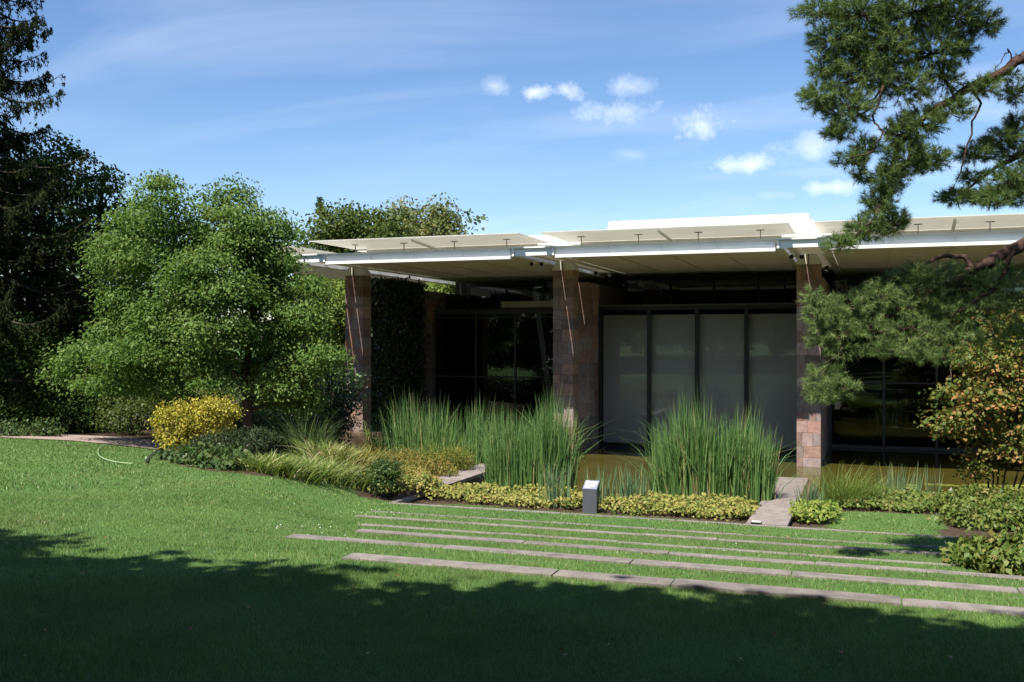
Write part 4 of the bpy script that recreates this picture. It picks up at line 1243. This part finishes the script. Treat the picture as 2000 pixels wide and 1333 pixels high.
def pine():
    Z = 11.6
    base = np.array([8.2, 13.4, 0]); base[2] = gz(base[0], base[1]) - .1
    base = P(2330, 1010, Z); base[2] = gz(base[0], base[1]) - .1
    t = thing('pine_tree', base, 'old pine whose needled boughs hang in from the upper right', 'tree')
    parts = []
    trunk = [base, P(2320, 700, Z), P(2270, 350, Z), P(2290, 0, Z), P(2240, -350, Z), P(2260, -700, Z)]
    parts.append(tube(trunk, [.24, .21, .19, .16, .12, .06], 10))
    main = [  # boughs in view: sight-line points, start and end radius
        ([(2290, 60), (2130, 70), (2000, 112), (1960, 142), (1905, 165), (1850, 200), (1795, 235), (1755, 290), (1735, 360), (1705, 430), (1660, 475)], .075, .010, Z),
        ([(2270, -220), (2100, -170), (1960, -90), (1840, 10), (1760, 70), (1690, 60), (1620, 30)], .05, .008, Z + .1),
        ([(1800, 40), (1755, 100), (1725, 165), (1700, 210), (1650, 240), (1610, 200), (1585, 180)], .020, .005, Z),
        ([(1725, 165), (1705, 235), (1725, 260), (1700, 300), (1660, 310)], .014, .006, Z - .3),
        ([(2310, 330), (2130, 425), (2000, 478), (1930, 512), (1880, 540), (1830, 566), (1800, 590), (1740, 620), (1690, 640), (1640, 660), (1600, 640)], .095, .012, Z + .3),
        ([(1720, 622), (1698, 650), (1690, 690), (1660, 715), (1620, 745)], .016, .006, Z + .3),
        ([(1700, 640), (1660, 660), (1630, 700), (1605, 720)], .014, .005, Z + .2),
        ([(1905, 528), (1880, 500), (1840, 500), (1810, 515), (1780, 530), (1720, 545)], .035, .008, Z + .3),
        ([(1880, 540), (1840, 640), (1790, 660), (1740, 690)], .022, .006, Z + .1),
        ([(1980, 486), (1950, 560), (1900, 590), (1860, 620)], .028, .007, Z - .1),
        ([(2240, 220), (2100, 260), (2000, 300), (1940, 330), (1890, 370), (1840, 380)], .04, .008, Z + .4),
        ([(1895, 170), (1915, 200), (1900, 240), (1880, 320), (1870, 360)], .018, .006, Z),
        ([(2220, 330), (2080, 345), (1990, 365), (1950, 375)], .03, .008, Z - 1.2),
        ([(1980, 120), (1970, 95), (1960, 110), (1945, 135)], .010, .004, Z),
        ([(1870, 190), (1840, 150), (1850, 100), (1900, 60)], .02, .006, Z)]
    for pl, r0, r1, zz in main:
        pp = np.array([P(x, y, zz + .12 * math.sin(i * 1.9)) for i, (x, y) in enumerate(pl)])
        # smooth the bough with extra points
        tt = np.linspace(0, len(pp) - 1, len(pp) * 3)
        q = np.stack([np.interp(tt, np.arange(len(pp)), pp[:, k]) for k in range(3)], 1) + rng.normal(0, .010, (len(tt), 3))
        parts.append(tube(q, np.linspace(r0, r1, len(q)), 7))
    # needle clumps: sight-line centre, radii in photo pixels, distance offset, number of shoots
    cl = [(1600, 20, 50, 22, 0, 50), (1680, 25, 70, 34, 0, 120), (1780, 20, 80, 40, 0, 150), (1870, 30, 60, 44, 0, 110), (1925, 45, 34, 24, 0, 34), (1630, 75, 52, 36, 0, 90), (1720, 90, 70, 44, 0, 130), (1820, 100, 58, 50, 0, 100), (1885, 90, 22, 30, 0, 30), (1610, 130, 34, 24, 0, 36),
          (1600, 190, 40, 26, 0, 60), (1680, 150, 64, 40, 0, 90), (1660, 210, 58, 32, 0, 80), (1770, 165, 52, 44, 0, 80), (1640, 255, 34, 18, 0, 36), (1845, 150, 34, 34, 0, 40), (1700, 120, 90, 60, .5, 110),
          (1760, 260, 38, 34, 0, 60), (1800, 240, 44, 34, 0, 60), (1770, 310, 48, 34, 0, 80), (1820, 315, 34, 24, 0, 44), (1735, 350, 40, 30, 0, 70), (1660, 312, 34, 13, 0, 26), (1690, 290, 30, 24, 0, 30), (1680, 335, 14, 20, 0, 14), (1715, 400, 32, 36, 0, 60), (1750, 435, 26, 24, 0, 30), (1690, 450, 36, 26, 0, 40), (1640, 474, 30, 16, 0, 32), (1720, 450, 20, 16, 0, 18),
          (1860, 215, 42, 22, 0, 34), (1920, 170, 34, 18, 0, 30), (1960, 150, 24, 14, 0, 12), (1980, 180, 26, 24, .3, 24), (1960, 270, 50, 20, .4, 52), (1910, 300, 40, 20, .4, 44), (1985, 245, 22, 24, .4, 26), (1870, 385, 46, 16, .4, 46), (1920, 385, 36, 18, .4, 32), (1975, 300, 34, 30, .4, 40), (1900, 345, 30, 16, .4, 20),
          (1970, 350, 36, 26, -1.2, 46), (1955, 385, 40, 18, -1.2, 40), (2010, 370, 40, 36, -1.2, 50),
          (1590, 580, 26, 16, .2, 22), (1610, 605, 40, 24, .2, 48), (1660, 595, 44, 24, .2, 54), (1720, 575, 34, 28, .2, 54), (1590, 625, 28, 22, .2, 36), (1640, 645, 50, 26, .2, 70), (1700, 640, 46, 26, .2, 56), (1600, 660, 30, 20, .2, 30), (1640, 685, 34, 18, .2, 36), (1610, 735, 42, 24, .2, 62), (1600, 770, 32, 20, .2, 44), (1640, 755, 36, 24, .2, 50),
          (1780, 535, 46, 18, .3, 60), (1830, 530, 56, 22, .3, 70), (1800, 565, 60, 26, .3, 90), (1760, 600, 46, 26, .3, 64), (1840, 600, 64, 28, .2, 90), (1920, 555, 46, 22, .1, 54), (1970, 540, 44, 26, .1, 62), (1900, 600, 60, 30, 0, 90), (1980, 590, 50, 34, 0, 84), (1790, 640, 60, 26, .1, 80), (1860, 650, 62, 28, 0, 90), (1720, 680, 40, 18, .1, 44), (1780, 685, 60, 22, 0, 74), (1840, 695, 40, 16, 0, 30), (1940, 650, 60, 28, 0, 70), (2020, 640, 40, 40, 0, 60),
          (1850, -120, 120, 50, -1.9, 150), (1970, -130, 120, 60, -1.9, 150), (2090, -100, 120, 60, -1.9, 150), (1760, -150, 90, 40, -1.7, 70), (2060, 120, 70, 60, 0, 80), (2080, 300, 80, 60, .2, 90), (2080, 560, 70, 60, 0, 100), (1980, -60, 120, 40, -.2, 120), (1800, -60, 120, 40, -.2, 150), (2150, -120, 120, 90, -.2, 120), (2150, -400, 180, 90, 0, 160), (2380, -300, 150, 120, 0, 120), (2450, 100, 120, 120, 0, 110), (2450, 500, 120, 100, 0, 100)]
    S, SD = [], []
    k = Z / FPX
    for px, py, rx, ry, dz, n in cl:
        if 1765 < px < 2000 and 500 < py < 700: n *= .8
        n = int(n * (1.05 if py > 480 else 1.9))
        c = P(px, py, Z + dz)
        d = unit(rng.normal(0, 1, (n, 3))) * (rng.uniform(.08, 1, n) ** (1 / 2.4))[:, None]
        dep = min(.55, max(rx, ry) * k * 1.1)
        p = c + RIGHT * (d[:, :1] * rx * k) + FWD * (d[:, 1:2] * dep) + np.array([0, 0, 1.0]) * (d[:, 2:3] * ry * k)
        S.append(p)
        SD.append(unit((p - c) * 1.6 + rng.normal(0, .09, (n, 3)) + np.array([0, 0, .07])))
        # twigs that carry the shoots
        hub = c + np.array([0, 0, -.04])
        for i in rng.choice(n, min(n, max(4, n // 7)), replace=False):
            parts.append(tube(wob_line(hub, p[i], 4, .06), np.linspace(.008, .0035, 4), 4, cap=False))
    S = np.concatenate(S); SD = np.concatenate(SD)
    v, f = join(parts)
    make('trunk', v, f, M_PINEBARK, t, smooth=True)
    m = 46
    n = len(S)
    idx = np.repeat(np.arange(n), m)
    u = rng.uniform(0, 1, len(idx))[:, None]
    sl = rng.uniform(.07, .13, n)[idx, None]
    b = S[idx] + SD[idx] * (u - .5) * sl
    nd = unit(SD[idx] * .75 + unit(rng.normal(0, 1, (len(idx), 3))) * .9)
    ln = rng.uniform(.055, .095, len(idx))[:, None]
    s = unit(np.cross(nd, rng.normal(0, 1, nd.shape))) * .0026
    V = np.stack([b - s, b + s, b + nd * ln], 1).reshape(-1, 3)
    lofty = np.where(S[:, 2] > 4.7, .72, 1.0)      # the high boughs get darker needle colours
    a = np.clip(.5 * rng.uniform(0, 1, len(idx)) + .5 * rng.uniform(0, 1, n)[idx], 0, 1) * lofty[idx]
    make('needles', V, np.arange(len(V)).reshape(-1, 3), F_PINE, t, attr=np.repeat(a, 3), kind='stuff')


pine()

# ------------------------------------------------------------------ small things
def sign_post():
    M_A = plain('anthracite_metal', (0.075, 0.078, 0.095), (0.062, 0.065, 0.08), rough=0.5, spec=0.4)
    M_P = plain('brushed_plate', (0.22, 0.23, 0.29), (0.18, 0.19, 0.24), rough=0.35, spec=0.5)
    M_T = plain('sign_print', (0.75, 0.75, 0.78), rough=0.6)
    g = ground_at(1152, 1003)
    Z = (g - np.array([0, 0, EYE])) @ FWD
    k = Z / FPX
    w, h, d = 28 * k, 47 * k, 0.22
    t = thing('sign_post', g, 'short dark grey sign post with slanted plate in front of the reeds', 'sign post')
    x0, x1 = g[0] - w / 2, g[0] + w / 2
    y0, y1 = g[1] - .02, g[1] + d
    zt = g[2] + h; zb = zt + 15.5 * k * 0.88
    V = [(x0, y0, g[2] - .1), (x1, y0, g[2] - .1), (x1, y1, g[2] - .1), (x0, y1, g[2] - .1), (x0, y0, zt), (x1, y0, zt), (x1, y1, zb), (x0, y1, zb)]
    F = [(0, 3, 2, 1), (4, 5, 6, 7), (0, 1, 5, 4), (1, 2, 6, 5), (2, 3, 7, 6), (3, 0, 4, 7)]
    make('pedestal', V, F, M_A, t)
    n = np.array([0, -(zb - zt), y1 - y0]); n /= np.linalg.norm(n)
    a = np.array([x0, y0, zt]); ex = np.array([x1 - x0, 0, 0]); ey = np.array([0, y1 - y0, zb - zt])

    def plate(u0, u1, v0, v1, lift, th, name, mat, par):
        q = [a + ex * u + ey * v + n * lift for u, v in ((u0, v0), (u1, v0), (u1, v1), (u0, v1))]
        q2 = [p + n * th for p in q]
        return make(name, q + q2, [(3, 2, 1, 0), (4, 5, 6, 7), (0, 1, 5, 4), (1, 2, 6, 5), (2, 3, 7, 6), (3, 0, 4, 7)], mat, par)
    pl = plate(-.01, 1.01, -.01, 1.01, .001, .008, 'sign_plate', M_P, t)
    # faint print: a picture block and lines of text too small to read
    plate(.06, .30, .50, .92, .0095, .001, 'picture', M_T, pl)
    for v0, u1 in ((.80, .92), (.68, .86), (.56, .92), (.38, .80), (.27, .84), (.16, .55)):
        plate(.38 if v0 > .45 else .08, u1, v0, v0 + .05, .0095, .001, 'text_line', M_T, pl)


sign_post()


def hose():
    m = plain('pale_hose', (0.30, 0.40, 0.20), rough=0.5)
    pts = [ground_at(x, y) + np.array([0, 0, .045]) for x, y in ((246, 865), (228, 866), (212, 869.5), (199, 875), (192, 882), (191, 890), (196, 897), (206, 902), (221, 906), (240, 909), (258, 910.5))]
    pts = np.array(pts)
    tt = np.linspace(0, len(pts) - 1, 50)
    q = np.stack([np.interp(tt, np.arange(len(pts)), pts[:, k]) for k in range(3)], 1)
    for _ in range(3): q[1:-1] = (q[:-2] + 2 * q[1:-1] + q[2:]) / 4
    v, f = tube(q, .011, 8)
    o = make('garden_hose', v, f, m, base=q[25], smooth=True)
    tag(o, 'pale green garden hose lying in a loop on the lawn', 'hose')
    dk = plain('dark_hose', (0.06, 0.07, 0.06), rough=0.5)
    e = ground_at(286, 906)
    t = thing('lawn_sprinkler', e, 'small sprinkler with a dark hose leading into the yellow bush', 'sprinkler')
    pts = np.array([ground_at(330, 866) + np.array([0, 0, .06]), ground_at(318, 876) + np.array([0, 0, .05]), ground_at(304, 886) + np.array([0, 0, .045]), ground_at(291, 896) + np.array([0, 0, .045]), e + np.array([0, 0, .05])])
    v, f = tube(pts, .018, 8); make('hose', v, f, dk, t, smooth=True)
    v, f = tube([e + np.array([0, 0, -.05]), e + np.array([0, 0, .10])], .012, 6); make('stake', v, f, dk, t)
    v, f = tube([e + np.array([0, 0, .10]), e + np.array([0, 0, .15])], [.028, .018], 8); make('nozzle', v, f, m, t)


hose()


def lilies():
    mp = plain('lily_pad', (0.13, 0.17, 0.03), (0.20, 0.21, 0.04), scale=6, rough=0.4)
    mf = plain('lily_petal', (0.82, 0.78, 0.74), rough=0.5, transl=.2)
    for px, py, lab in ((1798, 962, 'white water lily flower beside the pale iris'), (1859, 954, 'white water lily flower left of the maple stems')):
        Z = 3.62 * FPX / (py - 666)
        c = P(px, py, Z); c[2] = 0.10
        t = thing('water_lily', c, lab, 'flower', 'water lilies on the pond')
        for r in range(3):
            for q in range(8):
                a = q * math.pi / 4 + r * .4
                el = (.25, .65, 1.1)[r]
                d = np.array([math.cos(a) * math.cos(el), math.sin(a) * math.cos(el), math.sin(el)])
                s = np.array([-math.sin(a), math.cos(a), 0])
                L = .085
                n_ = np.cross(s, d)
                V = [c, c + d * L * .55 - s * .024 + n_ * .006, c + d * L, c + d * L * .55 + s * .024 + n_ * .006, c + d * L * .55 - n_ * .006]
                make('petal', V, [(0, 4, 1), (1, 4, 2), (2, 4, 3), (3, 4, 0)], mf, t)
        v, f = tube([c + np.array([0, 0, -.2]), c], .008, 5); make('stem', v, f, M_STEM, t)
    q = 0
    for i in range(26):
        px = random.uniform(1775, 1995); py = 951 + random.uniform(-4, 6)
        Z = 3.78 * FPX / (py - 666.5)
        c = P(px, py, Z); r = random.uniform(.10, .17)
        a0 = random.uniform(0, 6.28)
        V = [(c[0], c[1], .008)] + [(c[0] + r * math.cos(a0 + k * 5.9 / 12), c[1] + r * math.sin(a0 + k * 5.9 / 12), .012 + .004 * math.sin(k * 1.7)) for k in range(13)]
        V += [(x, y, z - .006) for x, y, z in V]
        F = [(0, k, k + 1) for k in range(1, 13)] + [(14, 14 + k + 1, 14 + k) for k in range(1, 13)] + [(k, 14 + k, 15 + k, k + 1) for k in range(1, 13)]
        o = make('lily_pad', V, F, mp, base=(c[0], c[1], 0))
        tag(o, 'round flat lily pad floating among the pads in the right pond', 'lily pad', 'lily pads on the right pond')


lilies()

# a small white ground lamp at the lawn end of the right pond wall
def ground_lamp():
    g = np.array([PX[2] - .16, 18.22, 0]); g[2] = gz(g[0], g[1])
    t = thing('ground_lamp', g, 'tiny pale box lamp at the lawn end of the stone pond wall', 'lamp')
    boxes('lamp_body', [(g[0] - .09, g[0] + .09, g[1] - .06, g[1] + .06, g[2] - .02, g[2] + .09)], M_BLACK, t)
    boxes('lens', [(g[0] - .08, g[0] + .08, g[1] - .05, g[1] + .05, g[2] + .091, g[2] + .10)], M_WHITE, t)


ground_lamp()

# scattered fallen leaves on the lawn
def fallen():
    m = foliage('fallen_leaves', [(0.20, 0.07, 0.03), (0.30, 0.14, 0.05), (0.34, 0.24, 0.10)], .15)
    C = []
    for q in range(36):
        px, py = random.uniform(0, 2000), random.uniform(885, 1300)
        g = ground_at(px, py)
        if not is_bed(g[:1], g[1:2])[0]: C.append(g + np.array([0, 0, .04]))
    C = np.array(C)
    V, F = leaf_quads(C, rng.normal(0, 1, C.shape) * [1, 1, .2], unit(rng.normal(0, .3, C.shape) + np.array([0, 0, 1.0])), .045, .03)
    make('fallen_leaves', V, F, m, attr=np.repeat(rng.uniform(0, 1, len(C)), 4), kind='stuff')


fallen()
print('objects', len(scene.objects), 'tris', sum(len(o.data.loops) - 2 * len(o.data.polygons) for o in scene.objects if o.type == 'MESH'))
